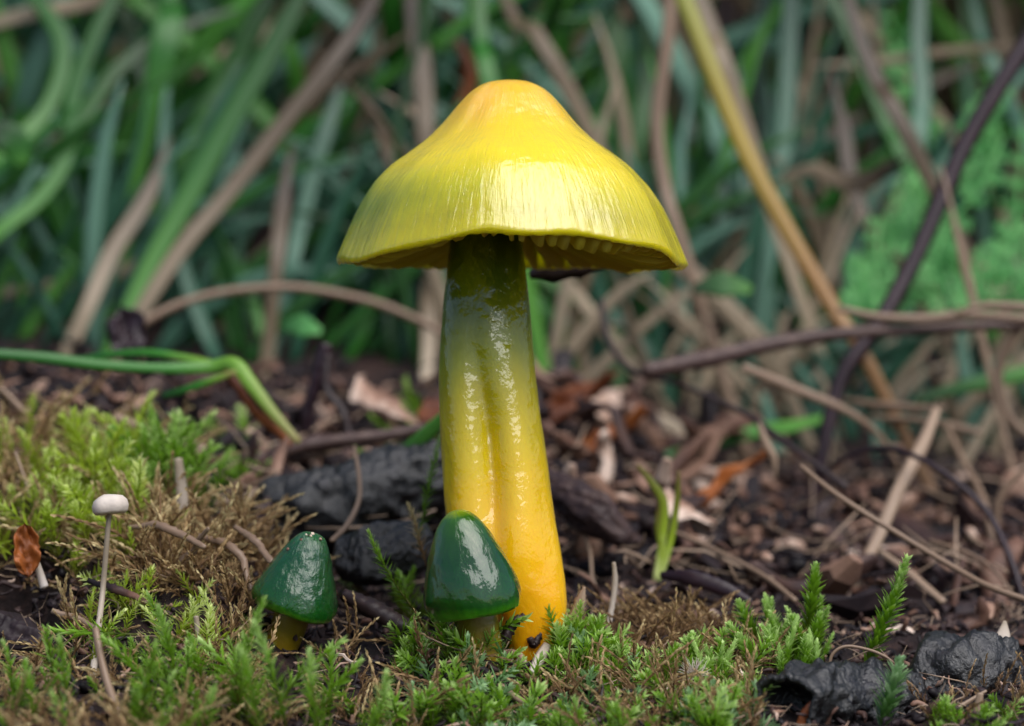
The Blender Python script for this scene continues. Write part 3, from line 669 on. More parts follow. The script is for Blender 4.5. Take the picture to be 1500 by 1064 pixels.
# ------------------------------------------------------------------ charred wood
def lumpy(P, R, name, label, seed, rough=.2, hollow=False, mat='char', cat='charcoal', n=70, sides=64):
    P = catmull(P, n); R = np.interp(np.linspace(0, 1, n), np.linspace(0, 1, len(R)), R)
    T = np.gradient(P, axis=0); T /= np.linalg.norm(T, axis=1)[:, None]
    A = np.cross(T, (0, -.3, 1.)); A /= np.linalg.norm(A, axis=1)[:, None]; B = np.cross(A, T)
    a = np.linspace(0, 2 * math.pi, sides, endpoint=False)
    s = np.linspace(0, 1, n)[:, None] * np.linalg.norm(np.diff(P, axis=0), axis=1).sum()
    q = np.cos(a)[None] * 1.6; w = np.sin(a)[None] * 1.6
    nz = fbm(q * 1.3 + s * 3.1 + seed, w * 1.3 + s * 2.3, 5, seed) + .5 * fbm(s * 6 + 0 * q, q * 2 + w, 3, seed + 9)
    nz = nz - 0.35 * np.exp(-(fbm(s * 4 + seed, q + w * 1.7 + s, 3, seed + 5) / .06) ** 2)
    rr = R[:, None] * (1 + rough * nz)
    V = P[:, None] + A[:, None] * (rr * np.cos(a))[..., None] + B[:, None] * (rr * np.sin(a))[..., None]
    rows = [V[i] for i in range(n)]
    if hollow:
        for fr, dd in ((.86, -.02), (.74, .03), (.62, .15), (.5, .3), (.05, .34)):
            rows.insert(0, P[0] + T[0] * dd + (V[0] - P[0]) * fr)
    else:
        for fr in (.6, .05): rows.insert(0, P[0] + (V[0] - P[0]) * fr - T[0] * .05)
    for fr in (.6, .05): rows.append(P[-1] + (V[-1] - P[-1]) * fr + T[-1] * .05)
    mb = MB(); mb.add(np.concatenate(rows), grid_faces(len(rows), sides)[:, ::-1])
    return tag(mb.build(name, M[mat], None, P[n // 2]), label, cat)
lumpy(np.array([W(1148, 1032, -2.5), W(1200, 1028, -2.0), W(1265, 1030, -1.5), W(1330, 1030, -1.1)]), [.30, .35, .32, .36, .33, .3], 'charred_stick', 'short black charred stick with a hollow burnt end lying in moss', 3, .3, True)
lumpy(np.array([W(1345, 1020, -.9), W(1400, 1000, -.8), W(1440, 995, -.6), W(1500, 1010, -.4)]), [.25, .42, .46, .36, .2], 'charcoal_lump', 'dark purplish charcoal lump at the end of the charred stick', 14, .3, False)
lumpy(np.array([W(390, 745, 3.4), W(480, 745, 3.2), W(570, 715, 3.3), W(650, 690, 3.4)]), [.3, .4, .42, .4, .34], 'charred_log', 'blurred black charred wood chunk behind the young waxcaps', 23, .25)
lumpy(np.array([W(500, 822, 1.6), W(560, 815, 1.5), W(625, 790, 1.6)]), [.2, .3, .28, .2], 'charcoal_lump', 'black charcoal piece behind the green conical cap', 29, .3)
lumpy(np.array([W(800, 700, 3.4), W(860, 745, 3.0), W(915, 790, 2.8)]), [.1, .2, .22, .1], 'humus_clod', 'dark crumbly clod of humus behind the yellow stem', 33, .35, mat='humus', cat='clod')
lumpy(np.array([W(-40, 930, -.4), W(20, 945, -.6), W(70, 950, -.8)]), [.2, .25, .22, .1], 'humus_clod', 'dark humus clod in the hollow under the moss mound', 41, .35, mat='humus', cat='clod')

# ------------------------------------------------------------------ moss
def shoot(rg, L=0.6, nl=44, ll=0.12, lw=0.022, spread=0.9, bend=0.15, tipc=0.25, stem_r=0.012):
    """one moss shoot standing on the origin: (V, F, tint)"""
    t = np.linspace(0, 1, 8)
    b1, b2 = rg.normal(0, bend, 2)
    Pc = lambda t_: np.stack([b1 * L * t_ ** 2, b2 * L * t_ ** 2, L * t_ * (1 - 0.12 * t_ * (b1 ** 2 + b2 ** 2))], -1)
    V0, F0, T0, _ = tube(Pc(t), np.linspace(stem_r, stem_r * .5, 8), 4, face=(0.3, -1, 0))
    u = np.linspace(0.06, 1.0, nl) ** 0.9
    ph = np.arange(nl) * 2.39996 + rg.normal(0, .25, nl)
    base = Pc(u)
    ax_ = Pc(np.minimum(u + .02, 1.02)) - Pc(u - .02); ax_ /= np.linalg.norm(ax_, axis=1)[:, None]
    rad = np.stack([np.cos(ph), np.sin(ph), np.zeros(nl)], -1); rad -= ax_ * (rad * ax_).sum(1)[:, None]; rad /= np.linalg.norm(rad, axis=1)[:, None]
    side = np.cross(ax_, rad)
    sp = spread * (1 - .62 * u ** 3) * (1 + rg.normal(0, .18, nl))
    le = ll * (0.62 + 0.5 * np.sin(np.pi * np.clip(u * .85 + .12, 0, 1))) * (1 - .35 * u ** 4) * (1 + rg.normal(0, .12, nl))
    d = ax_ * np.cos(sp)[:, None] + rad * np.sin(sp)[:, None]
    nrm = np.cross(side, d)
    curl = tipc * (1 + rg.normal(0, .5, nl))
    def stn(f, w, lift): 
        c = base + d * (le * f)[:, None] + rad * (le * curl * f * f)[:, None]
        return c - side * (lw * w), c + nrm * lw * lift, c + side * (lw * w)
    l1, c1, r1 = stn(.3, 1.0, .35); l2, c2, r2 = stn(.66, .68, .25)
    tip = base + d * le[:, None] + rad * (le * curl)[:, None]
    Vl = np.stack([base, l1, c1, r1, l2, c2, r2, tip], 1).reshape(-1, 3)
    f1 = np.array([[0, 1, 2], [0, 2, 3], [1, 4, 5], [1, 5, 2], [2, 5, 6], [2, 6, 3], [4, 7, 5], [5, 7, 6]])
    Fl = (np.arange(nl)[:, None, None] * 8 + f1[None]).reshape(-1, 3)
    tl = np.repeat(0.15 + 0.62 * u, 8).reshape(nl, 8) + rg.normal(0, .06, nl)[:, None] + np.array([0, .0, -.02, 0, .06, .04, .06, .3])
    return (V0, F0, 0.1 + 0.3 * T0), (Vl, Fl, tl.ravel())
def join2(a_, b_):
    return np.vstack([a_[0], b_[0]]), np.vstack([a_[1], b_[1] + len(a_[0])]), np.r_[a_[2], b_[2]]
rg = np.random.default_rng(11)
KINDS = {
    'feather': dict(L=.62, nl=46, ll=.14, lw=.0135, spread=.85, bend=.28, tipc=.15),
    'catkin': dict(L=.72, nl=72, ll=.11, lw=.021, spread=.6, bend=.12, tipc=.30),
    'star': dict(L=.36, nl=32, ll=.125, lw=.0145, spread=.95, bend=.25, tipc=.2),
    'dry': dict(L=.5, nl=30, ll=.12, lw=.012, spread=.95, bend=.6, tipc=-.35),
}
TPL = {k: [shoot(rg, **v) for _ in range(8)] for k, v in KINDS.items()}
def xform(V, pos, yaw, tilt, tdir, s):
    c, s_ = math.cos(yaw), math.sin(yaw)
    Rz = np.array([[c, -s_, 0], [s_, c, 0], [0, 0, 1]])
    k = np.array([-math.sin(tdir), math.cos(tdir), 0]); K = np.array([[0, -k[2], k[1]], [k[2], 0, -k[0]], [-k[1], k[0], 0]])
    Rt = np.eye(3) + math.sin(tilt) * K + (1 - math.cos(tilt)) * K @ K
    return (V * s) @ (Rt @ Rz).T + pos
CLEAR = [(425, 60, -2.2, -.2), (1220, 110, -3.2, -1.0), (785, 30, -.95, 0), (540, 36, -1.2, .2), (45, 55, -.9, .5)]   # kept free of moss
_tm = {}
def tpl_mesh(kind, i, mat):
    if (kind, i, mat) not in _tm:
        mb = MB(); mb.add(*join2(*TPL[kind][i])); _tm[kind, i, mat] = mb.mesh('moss_shoot', M[mat])
    return _tm[kind, i, mat]
def moss_mass(name, label, mat, specs, seed, single=None, each=20):
    rg = np.random.default_rng(seed); mb = MB()
    for (x0, x1, y0, y1, n, kind, smin, smax, tilt, dt) in specs:
        for k in range(n):
            Yk = y0 + (y1 - y0) * rg.random(); px_ = x0 + (x1 - x0) * rg.random()
            x = (px_ - 750) / PX * (D + Yk) / D
            if vnoise(x * 1.9 + 7, Yk * 1.9, seed) < 0.34: continue
            if any(abs(px_ - a_) < b_ and c_ < Yk < d_ for a_, b_, c_, d_ in CLEAR): continue
            i_ = int(rg.integers(8))
            s = smin + (smax - smin) * rg.random() ** 1.4
            pos = np.array([x, Yk, float(H(x, Yk)) - .06]); yaw = rg.random() * 6.28; ti = abs(rg.normal(0, tilt)); td = rg.random() * 6.28
            if single and 0 < px_ < 1500 and s > smin + .45 * (smax - smin) and each > 0:
                each -= 1
                o = bpy.data.objects.new('moss_shoot', tpl_mesh(kind, i_, mat)); col.objects.link(o)
                o.location = Vector(pos + np.array([0, 0, .05])) * S; o.scale = (s * 1.12,) * 3
                o.rotation_mode = 'QUATERNION'
                o.rotation_quaternion = Matrix.Rotation(ti * .8, 3, Vector((-math.sin(td), math.cos(td), 0))).to_quaternion() @ Matrix.Rotation(yaw, 3, 'Z').to_quaternion()
                tag(o, single, 'moss', single.replace(' shoot', ' shoots'))
                continue
            V, F, T = join2(*TPL[kind][i_])
            mb.add(xform(V, pos, yaw, ti, td, s), F, np.clip(T + dt + rg.normal(0, .1), 0, 1))
    o = mb.build(name, M[mat], None, mb.V[0][0])
    return tag(o, label, 'moss', kind='stuff')
moss_mass('moss_carpet', 'lime green feathery moss covering the mound', 'moss_lime',
          [(-220, 130, .2, 3.6, 230, 'feather', .6, 1.25, .8, 0), (120, 220, .8, 3.4, 80, 'feather', .7, 1.3, .7, -.02), (-100, 230, -.8, .2, 26, 'feather', .5, .9, .8, -.1), (130, 330, -1.6, -.3, 45, 'feather', .5, .95, .7, .05)], 21,
          'lime green moss shoot standing out of the mossy mound', 40)
moss_mass('moss_carpet', 'fresh green moss around the pale broken stalk and the hollow', 'moss_green',
          [(215, 310, 1.5, 2.6, 60, 'feather', .7, 1.3, .5, .0), (330, 440, 3.5, 5.5, 25, 'star', .8, 1.5, .5, .1), (480, 660, .2, 2.6, 18, 'feather', .6, 1.3, .8, -.1), (560, 680, 4, 7, 30, 'feather', .8, 1.6, .7, 0)], 22,
          'green moss shoot growing behind the young waxcaps', 24)
moss_mass('moss_carpet', 'brown withered moss on the mound beside the bluish waxcap', 'moss_dry',
          [(170, 400, -.4, 1.6, 330, 'dry', .7, 1.4, 1.0, 0), (300, 470, -1.6, -.1, 170, 'dry', .6, 1.1, 1.0, -.1), (-100, 200, -1.8, .4, 170, 'dry', .6, 1.1, 1.0, 0), (0, 300, 2, 5, 200, 'dry', .7, 1.4, 1.0, -.05), (-200, 200, .4, 3.4, 260, 'dry', .7, 1.3, .9, .1), (-60, 420, -4.2, -1.8, 330, 'dry', .6, 1.0, 1.0, .0)], 23)
moss_mass('moss_carpet', 'blurred bright green moss in front of the bluish waxcap', 'moss_green',
          [(150, 520, -4.2, -2.4, 46, 'feather', .7, 1.25, .45, .05), (0, 160, -4.2, -2.4, 14, 'feather', .6, 1.0, .5, 0), (180, 380, -2.4, -1.4, 24, 'feather', .5, .9, .5, .05)], 24,
          'green moss shoot in the sparse moss before the bluish waxcap', 20)
moss_mass('moss_carpet', 'mixed green moss before the green conical waxcap', 'moss_green',
          [(570, 780, -2.6, -.4, 110, 'star', .5, 1.2, .7, 0), (440, 580, -3.0, -1.8, 16, 'star', .5, .9, .7, -.1), (690, 800, -1.3, -.5, 24, 'star', .4, .8, .6, .05)], 25,
          'green moss shoot in the mixed moss before the conical waxcap', 24)
moss_mass('moss_carpet', 'brown withered moss before the yellow stem', 'moss_dry',
          [(430, 800, -2.8, -.2, 330, 'dry', .5, 1.0, 1.0, .05), (800, 1140, -2.9, -.2, 520, 'dry', .5, 1.0, 1.0, .05), (840, 1060, -.1, 1.1, 190, 'dry', .6, 1.0, .8, -.05), (1340, 1560, -2.8, -.4, 60, 'dry', .4, .8, 1.0, -.15)], 26)
moss_mass('moss_carpet', 'short green moss spreading between the yellow stem and the charred stick', 'moss_green',
          [(795, 890, -1.2, -.1, 50, 'star', .6, 1.2, .5, -.02), (800, 1110, -2.9, -.4, 170, 'star', .5, 1.2, .7, 0), (1020, 1100, -2.9, -2.0, 30, 'star', .6, 1.2, .6, .05), (1350, 1520, -3, -1.8, 20, 'star', .5, .9, .6, 0)], 27,
          'green moss shoot between the yellow stem and the charred stick', 36)
moss_mass('moss_carpet', 'bluish green moss tufts among the short green moss', 'moss_blue',
          [(800, 920, -2.2, -.4, 26, 'star', .6, 1.2, .6, -.05), (590, 760, -2.8, -1.2, 32, 'star', .5, 1.1, .6, .05), (980, 1110, -2.9, -1.6, 22, 'star', .6, 1.2, .6, .05)], 28)
moss_mass('moss_carpet', 'dense bright green cushion of moss behind the charred stick', 'moss_green',
          [(1035, 1200, -1.3, .0, 130, 'catkin', .45, .85, .35, .08)], 29)

def place_shoot(label, pb, pt, Y, kind, mat, wide=1.0, group=None, dY=0.0, tn=0.0, bend=None, parts=True):
    """a single shoot from pixel pb (foot) to pt (tip), at its own distance"""
    b = W(*pb, Y); t = W(*pt, Y + dY); L = np.linalg.norm(t - b)
    kw = dict(KINDS[kind]); kw['L'] = L; kw['nl'] = int(kw['nl'] * max(1, L / KINDS[kind]['L']) * 1.25)
    kw['ll'] *= wide; kw['lw'] *= wide; kw['bend'] = .06 if bend is None else bend
    st_, lf = shoot(rg, **kw)
    d = (t - b) / L; tilt = math.acos(np.clip(d[2], -1, 1)); td = math.atan2(d[1], d[0]); yaw = rg.random() * 6.28
    root = empty('moss_shoot', b, label, 'moss', group)
    for nm, (V, F, T) in (('stem', st_), ('leaves', lf)):
        mb = MB(); mb.add(xform(V, b, yaw, tilt, td, 1.0), F, np.clip(T + tn, 0, 1)); o = mb.build(nm, M[mat], root, b)
        if nm == 'leaves': o['kind'] = 'stuff'
    return root
place_shoot('tall green moss shoot standing upright behind the charred stick', (1180, 945), (1198, 832), -.3, 'catkin', 'moss_green', 1.25, tn=.05)
place_shoot('tallest green moss shoot leaning over behind the charred stick', (1262, 990), (1336, 824), -.5, 'catkin', 'moss_green', 1.25, tn=.05)
place_shoot('pale green moss shoot growing in front of the charred stick', (1288, 1075), (1318, 968), -2.3, 'catkin', 'moss_blue', 1.4, tn=.05)
place_shoot('green moss shoot with pale tip at the edge of the cushion', (1112, 940), (1078, 886), -.4, 'catkin', 'moss_green', 1.0, tn=.1)
for i, (a_, b_, Yk) in enumerate((((1165, 970), (1160, 905), -.5), ((1140, 975), (1126, 922), -.6), ((1190, 975), (1196, 900), -.6), ((1095, 960), (1072, 915), -.7), ((1110, 985), (1090, 930), -.9), ((1060, 990), (1052, 940), -.9), ((1010, 985), (1012, 930), -1.0))):
    place_shoot('bright green moss shoot in the cushion behind the charred stick', a_, b_, Yk, 'catkin', 'moss_green', 1.0, 'moss shoots of the bright cushion', tn=.08)
place_shoot('long green moss shoot reaching from the dark twig between the young waxcaps', (612, 900), (522, 795), -.3, 'feather', 'moss_green', .75, bend=.25)
place_shoot('moss shoot climbing beside the yellow stem above the conical cap', (612, 800), (640, 640), .9, 'feather', 'moss_green', .7, bend=.25)
place_shoot('pale dry moss shoot behind the green conical cap', (625, 830), (602, 740), .5, 'feather', 'moss_dry', .8, tn=.2)
for i, (a_, b_, Yk) in enumerate((((560, 0), (0, 0), 0),)[:0]): pass
LM = [((165, 800), (92, 690), .6), ((130, 800), (110, 740), .3), ((200, 820), (160, 745), .2), ((60, 800), (70, 740), .4), ((290, 770), (232, 700), 1.6), ((300, 760), (268, 690), 1.8), ((255, 770), (236, 730), 1.7)]
for a_, b_, Yk in LM:
    place_shoot('lime green feathery moss shoot arching out of the mound', a_, b_, Yk, 'feather', 'moss_lime' if a_[0] < 220 else 'moss_green', 1.0, 'feathery shoots on the mound', bend=.2, tn=.08)
FG = [((270, 1050), (240, 890), -2.6), ((350, 1060), (345, 880), -3.0), ((300, 1040), (295, 930), -2.4), ((420, 1070), (385, 910), -3.4), ((470, 1080), (440, 960), -3.6), ((240, 1060), (200, 920), -2.8), ((60, 1090), (28, 975), -3.2), ((480, 1050), (488, 950), -2.2), ((200, 930), (72, 925), -1.6), ((530, 1100), (590, 1000), -3.6), ((380, 1080), (372, 950), -3.8)]
for a_, b_, Yk in FG:
    place_shoot('soft green moss shoot rising before the bluish young waxcap', a_, b_, Yk, 'feather', 'moss_green', 1.05, 'tall shoots before the bluish waxcap', bend=.12, tn=.06)
for a_, b_, Yk in (((820, 960), (805, 890), -.7), ((850, 965), (842, 885), -.6), ((860, 960), (882, 905), -.7), ((830, 985), (818, 915), -.9), ((900, 1010), (915, 945), -1.2), ((655, 1010), (650, 930), -1.4), ((680, 1070), (660, 1010), -2.4), ((735, 980), (720, 925), -1.3)):
    place_shoot('leafy green moss shoot at the foot of the waxcaps', a_, b_, Yk, 'star', 'moss_green', .95, 'moss shoots at the foot of the waxcaps', tn=.05)
# pale seed tuft in the moss
root = empty('seed_tuft', W(1020, 1000, -1.7), 'pale bristly seed tuft lying in the green moss', 'seed')
mb = MB()
for k in range(70):
    b = W(1018, 990, -1.7) + rng.normal(0, .02, 3); d = np.array([-.1, -.35, .55]) + rng.normal(0, .55, 3); d /= np.linalg.norm(d)
    mb.add(*tube(np.array([b, b + d * .08, b + d * .15 + rng.normal(0, .008, 3)]), [.005, .004, .001], 3))
mb.build('bristles', M['pale'], root, W(1020, 1000, -1.7))['kind'] = 'stuff'

# ------------------------------------------------------------------ litter
rg = np.random.default_rng(5)
chips = []
for k in range(14):
    L = .5; n = 6; bx = rg.normal(0, .09, (4, 3)); bx[:, 0] = np.linspace(-L / 2, L / 2, 4)
    P = catmull(bx, n); r = rg.uniform(.035, .1) * np.array([.6, 1, 1.05, 1, .95, .5]) * rg.uniform(.8, 1.2, n)
    mb = MB(); mb.add(*tube(P, r, 6, rg.uniform(.2, .6), rg.uniform(0, .3), (0, 0.1, 1), .25, k)[:2], rg.uniform(.1, .7))
    chips.append(mb.mesh('wood_chip', M['litter'], smooth=k % 2 == 0))
def drop(n, x0, x1, y0, y1, smin, smax, lift, where, flat=.5):
    for k in range(n):
        Yk = y0 + (y1 - y0) * rg.random(); x = (x0 + (x1 - x0) * rg.random() - 750) / PX * (D + Yk) / D
        o = bpy.data.objects.new('wood_chip', chips[rg.integers(len(chips))]); col.objects.link(o)
        o.location = Vector((x, Yk, float(H(x, Yk)) + lift * rg.random() ** 1.5)) * S
        o.rotation_euler = (rg.normal(0, flat), rg.normal(0, flat), rg.random() * 6.28)
        s = smin + (smax - smin) * rg.random() ** 2
        o.scale = (s * rg.uniform(.8, 1.5), s, s)
        tag(o, 'brown wood chip lying in the litter ' + where, 'wood chip', 'chips ' + where)
drop(70, 780, 1060, 3.5, 9, .8, 2.4, .8, 'heaped behind the yellow stem')
drop(64, 1000, 1540, 1.6, 8, .6, 2.2, .4, 'under the long tan straw')
drop(40, 820, 1500, .6, 3, .4, 1.1, .15, 'between the grass seedling and the charred stick')
drop(40, 380, 680, 3.5, 9, .6, 1.9, .6, 'behind the charred wood chunk')
drop(34, 60, 420, 3.2, 8, .5, 1.3, .3, 'behind the mossy mound')
drop(30, 400, 1100, -2.6, -.2, .3, .6, .1, 'on the moss before the waxcaps')
drop(20, 1340, 1540, -2.4, .4, .35, .8, .1, 'beside the charcoal lump')

def scatter(name, label, cat, mat, specs, seed):
    rg = np.random.default_rng(seed); mb = MB()
    for (n, x0, x1, y0, y1, l0, l1, w0, w1, lift, wig) in specs:
        for k in range(n):
            Yk = y0 + (y1 - y0) * rg.random(); x = (x0 + (x1 - x0) * rg.random() - 750) / PX * (D + Yk) / D
            L = rg.uniform(l0, l1); yaw = rg.random() * 6.28; pit = rg.normal(0, .35)
            d = np.array([math.cos(yaw) * math.cos(pit), math.sin(yaw) * math.cos(pit), math.sin(pit)])
            c = np.array([x, Yk, float(H(x, Yk)) + lift * rg.random()])
            P = c + np.linspace(-.5, .5, 4)[:, None] * L * d + rg.normal(0, wig * L, (4, 3))
            w = rg.uniform(w0, w1)
            mb.add(*tube(catmull(P, 5), w * np.array([.6, 1, 1, .9, .4]), 5, rg.uniform(.3, 1), rough=.3, seed=k)[:2], rg.random() ** 1.4)
    return tag(mb.build(name, M[mat], None, mb.V[0][0]), label, cat, kind='stuff')
scatter('litter', 'fine brown plant litter and crumbs covering the soil', 'litter', 'litter',
        [(1500, -100, 1600, -3, 3.5, .06, .28, .008, .03, .1, .12), (1600, -100, 1600, 3, 10, .1, .5, .015, .06, .35, .12)], 61)
scatter('humus_crumbs', 'dark humus crumbs lying between the moss', 'humus', 'humus',
        [(1600, -100, 1600, -3, 3.5, .04, .16, .015, .05, .05, .15), (900, -100, 1600, 3, 10, .1, .4, .03, .1, .25, .15)], 62)
scatter('root_fibres', 'fine curled pale root fibres tangled in the litter', 'fibres', 'straw',
        [(500, -60, 1560, -3, 2.5, .12, .5, .003, .008, .14, .18), (190, 300, 1560, 2, 9, .4, 1.4, .008, .02, .5, .05)], 63)

# ------------------------------------------------------------------ grass behind
def bg(pts, Y, w, mat, name, label, group=None, **kw):
    kw.setdefault('aspect', .22); kw.setdefault('fold', .22); kw.setdefault('sides', 8); kw.setdefault('m', 30)
    pts = list(pts); w = list(w); Y = list(np.interp(np.linspace(0, 1, len(pts)), np.linspace(0, 1, len(np.atleast_1d(Y))), np.atleast_1d(Y)))
    if pts[0][1] > pts[-1][1]: pts, w, Y = pts[::-1], w[::-1], Y[::-1]
    w[0] = min(w[0], 3) if pts[0][1] > 0 and 0 < pts[0][0] < 1500 else w[0]          # a tip tapers to a point
    (xa, ya), (xb, yb) = pts[-2], pts[-1]
    if abs(yb - ya) > abs(xb - xa) * .6:                                              # an upright blade is rooted in the ground
        dx = np.clip((xb - xa) / (yb - ya), -.5, .5)
        for k in range(60):
            p_ = W(xb, yb, Y[-1])
            if p_[2] < float(H(p_[0], p_[1])) - .1: break
            xb += dx * 14; yb += 14
        if k > 1: pts.append((xb, yb)); w.append(w[-1]); Y.append(Y[-1])
    else: w[-1] = min(w[-1], 4) if 0 < pts[-1][0] < 1500 else w[-1]
    return line(name, label, 'grass', pts, Y, w, mat, group, **kw)
GB = ('grass_leaf', 'green grass blade leaning in the blurred tangle on the bank', 'green blades on the bank')
BB = ('grass_leaf', 'bluish green grass blade in the blurred tangle on the bank', 'bluish blades on the bank')
TB = ('dry_grass', 'withered tan grass stalk in the blurred tangle on the bank', 'withered stalks on the bank')
def many(lst, G, mat, Y, **kw):
    for i, (pts, w) in enumerate(lst):
        Yk = Y - .4 + ((i * 37) % 10) * .3
        bg(pts, [Yk + .6, Yk - .6], w, mat, G[0], G[1], G[2], **kw)
many([([(470, -60), (400, 70), (330, 190), (270, 300), (215, 400), (170, 500)], [20, 34, 36, 36, 32, 26]),
      ([(420, -50), (350, 80), (300, 170), (245, 290), (200, 390), (175, 470)], [20, 34, 36, 34, 30, 24]),
      ([(360, 10), (270, 40), (180, 95), (130, 160), (95, 230)], [10, 24, 26, 24, 16]),
      ([(195, -60), (150, 30), (110, 130), (100, 220), (60, 290), (-30, 370)], [16, 26, 26, 26, 24, 18]),
      ([(160, -30), (195, 70), (225, 160), (245, 210)], [18, 26, 24, 10]),
      ([(230, -60), (250, 20), (240, 70)], [30, 44, 20]),
      ([(300, 330), (340, 380), (370, 440), (390, 520)], [12, 20, 20, 14]),
      ([(880, -50), (900, 60), (890, 160), (850, 250)], [20, 34, 34, 16]), ([(930, -40), (950, 100), (930, 210), (900, 330), (880, 450)], [14, 26, 30, 30, 22]),
      ([(1185, -60), (1250, 60), (1300, 180), (1340, 260)], [18, 28, 26, 14]), ([(700, -60), (705, 60), (720, 140)], [16, 28, 22]),
      ([(640, 60), (700, 90), (790, 60), (830, -30)], [12, 24, 24, 16]), ([(20, -40), (90, 60), (70, 160), (-20, 260)], [20, 28, 26, 18]),
      ([(870, 380), (900, 450), (905, 540), (880, 620)], [16, 32, 30, 20])], GB, 'grass', 11.5)
many([([(505, 110), (485, 170), (460, 250), (440, 330), (425, 400)], [10, 26, 28, 24, 16]),
      ([(-30, 390), (40, 310), (90, 260), (150, 210), (200, 130)], [24, 28, 26, 20, 10]),
      ([(-20, 130), (60, 90), (110, 50), (150, -20)], [18, 24, 22, 14]),
      ([(1160, -50), (1155, 80), (1150, 180), (1140, 280), (1125, 380)], [24, 30, 30, 28, 20]),
      ([(1120, -40), (1110, 100), (1130, 230), (1120, 330), (1110, 460), (1120, 560)], [18, 26, 30, 30, 28, 22]),
      ([(990, 120), (1020, 200), (1055, 280), (1060, 340)], [14, 26, 28, 14]),
      ([(1080, 90), (1090, 200), (1095, 300), (1085, 420), (1070, 530)], [14, 26, 28, 26, 20]),
      ([(560, 180), (590, 250), (570, 330), (540, 420)], [10, 24, 24, 16]), ([(400, 470), (430, 500), (455, 560), (440, 620)], [12, 22, 20, 14]),
      ([(800, 400), (830, 450), (840, 520), (820, 590)], [14, 30, 28, 18]), ([(1350, -50), (1345, 60), (1350, 150), (1340, 240)], [20, 28, 28, 20]),
      ([(560, 400), (590, 470), (570, 550), (540, 620)], [18, 40, 40, 24]), ([(1420, -30), (1440, 60), (1470, 130)], [14, 22, 16]),
      ([(640, 400), (600, 450), (600, 540)], [16, 34, 24]), ([(330, 360), (370, 300), (440, 270), (500, 230)], [12, 22, 22, 10])], BB, 'grass_blue', 12.5)
many([([(575, -60), (530, 30), (480, 100), (400, 200), (330, 290), (270, 360), (205, 460)], [20, 26, 26, 26, 26, 26, 22]),
      ([(600, -40), (612, 60), (620, 130), (625, 230)], [28, 32, 28, 26]),
      ([(-40, 440), (60, 420), (150, 410), (260, 350), (360, 260), (450, 150), (540, 90), (610, 40)], [14, 15, 15, 16, 18, 20, 22, 18]),
      ([(250, 200), (215, 290), (165, 370), (125, 460)], [18, 26, 28, 24]), ([(-40, 45), (40, 22), (150, 0), (240, -40)], [18, 24, 24, 18]),
      ([(525, 120), (545, 160), (565, 210), (580, 250)], [12, 22, 22, 18]), ([(430, 200), (415, 290), (405, 390)], [16, 26, 20]),
      ([(400, 270), (440, 300), (400, 360), (360, 400)], [10, 20, 20, 12]), ([(730, -30), (760, 40), (810, 90)], [14, 26, 16]),
      ([(1010, -40), (1050, 70), (1060, 100)], [24, 30, 18]), ([(1230, -50), (1260, 60), (1290, 130), (1330, 200)], [14, 26, 24, 14]),
      ([(1190, 96), (1280, 92), (1370, 78), (1480, 68), (1560, 60)], [10, 14, 14, 13, 12]), ([(1215, 100), (1235, 190), (1245, 260), (1270, 330), (1310, 370)], [12, 26, 24, 20, 10]),
      ([(1130, 270), (1190, 250), (1250, 270), (1330, 230)], [10, 24, 30, 14]), ([(1240, 300), (1230, 380), (1225, 460)], [18, 24, 18]),
      ([(1480, 300), (1490, 400), (1485, 500), (1475, 640)], [14, 22, 24, 20]), ([(620, 400), (628, 470), (625, 560)], [16, 24, 20]), ([(1025, 440), (1030, 520), (1010, 600), (990, 680)], [14, 26, 28, 20]),
      ([(20, 440), (55, 490), (80, 540), (60, 600)], [16, 26, 24, 16]), ([(75, 455), (105, 500), (112, 560)], [14, 22, 14])], TB, 'grass_tan', 10.8)
bg([(985, -60), (978, 60), (962, 180), (975, 280), (1000, 360)], [9.5, 9], [20, 20, 20, 18, 14], 'straw', 'dry_grass', 'pale tan grass stalk hanging straight beside the yellow cap', aspect=.4)
bg([(975, -60), (1010, 20), (1045, 110), (1095, 230), (1160, 350), (1225, 460), (1270, 530)], [8.5, 7.5], [28, 27, 26, 27, 24, 22, 18], 'grass_yellow', 'dry_grass', 'yellow to orange grass stem slanting down behind the yellow cap', aspect=.5, m=50)
bg([(1560, -20), (1490, 85), (1420, 200), (1375, 300), (1335, 390), (1290, 470), (1230, 560), (1200, 690)], [8.5, 7.0], [24, 27, 29, 28, 27, 26, 24, 20], 'purple', 'bramble_stem', 'dark purple-red bramble stem slanting across the feathery leaf', aspect=1.0, fold=0, m=50)
bg([(1378, 244), (1385, 270), (1392, 300)], [7.8, 7.8], [8, 14, 10], 'straw', 'dead_bract', 'small tan bract clinging to the bramble stem', aspect=.5)
sheet('dead_leaf', 'dark red withered leaf behind the green grass stem', 'leaf', W(185, 492, 6.5), np.array([.2, .05, .06]), np.array([-.08, .1, .3]), 'purple', .6, 77, crum=.9)
line('dead_leaf', 'dull orange grass leaf standing behind the big cap', 'leaf', [(670, 60), (690, 110), (672, 170), (650, 230)], 12, [12, 22, 22, 16], 'leaf_orange', aspect=.3)
for pts, Yk, w, lb in (([(1015, 425), (1055, 418), (1100, 425)], 8.5, [12, 42, 14], 'small rounded green leaf under the right rim of the cap'.replace('right rim', 'rim')),
                       ([(-20, 190), (15, 205), (35, 240)], 9, [30, 52, 20], 'dark green rounded leaf at the edge of the grass'),
                       ([(415, 480), (440, 478), (470, 486)], 8.5, [14, 36, 10], 'pale bluish leaflet above the dark twig stub')):
    line('round_leaf', lb, 'leaf', pts, Yk, w, 'fern' if 'pale' in lb else 'grass', aspect=.15, fold=.2, sides=10)

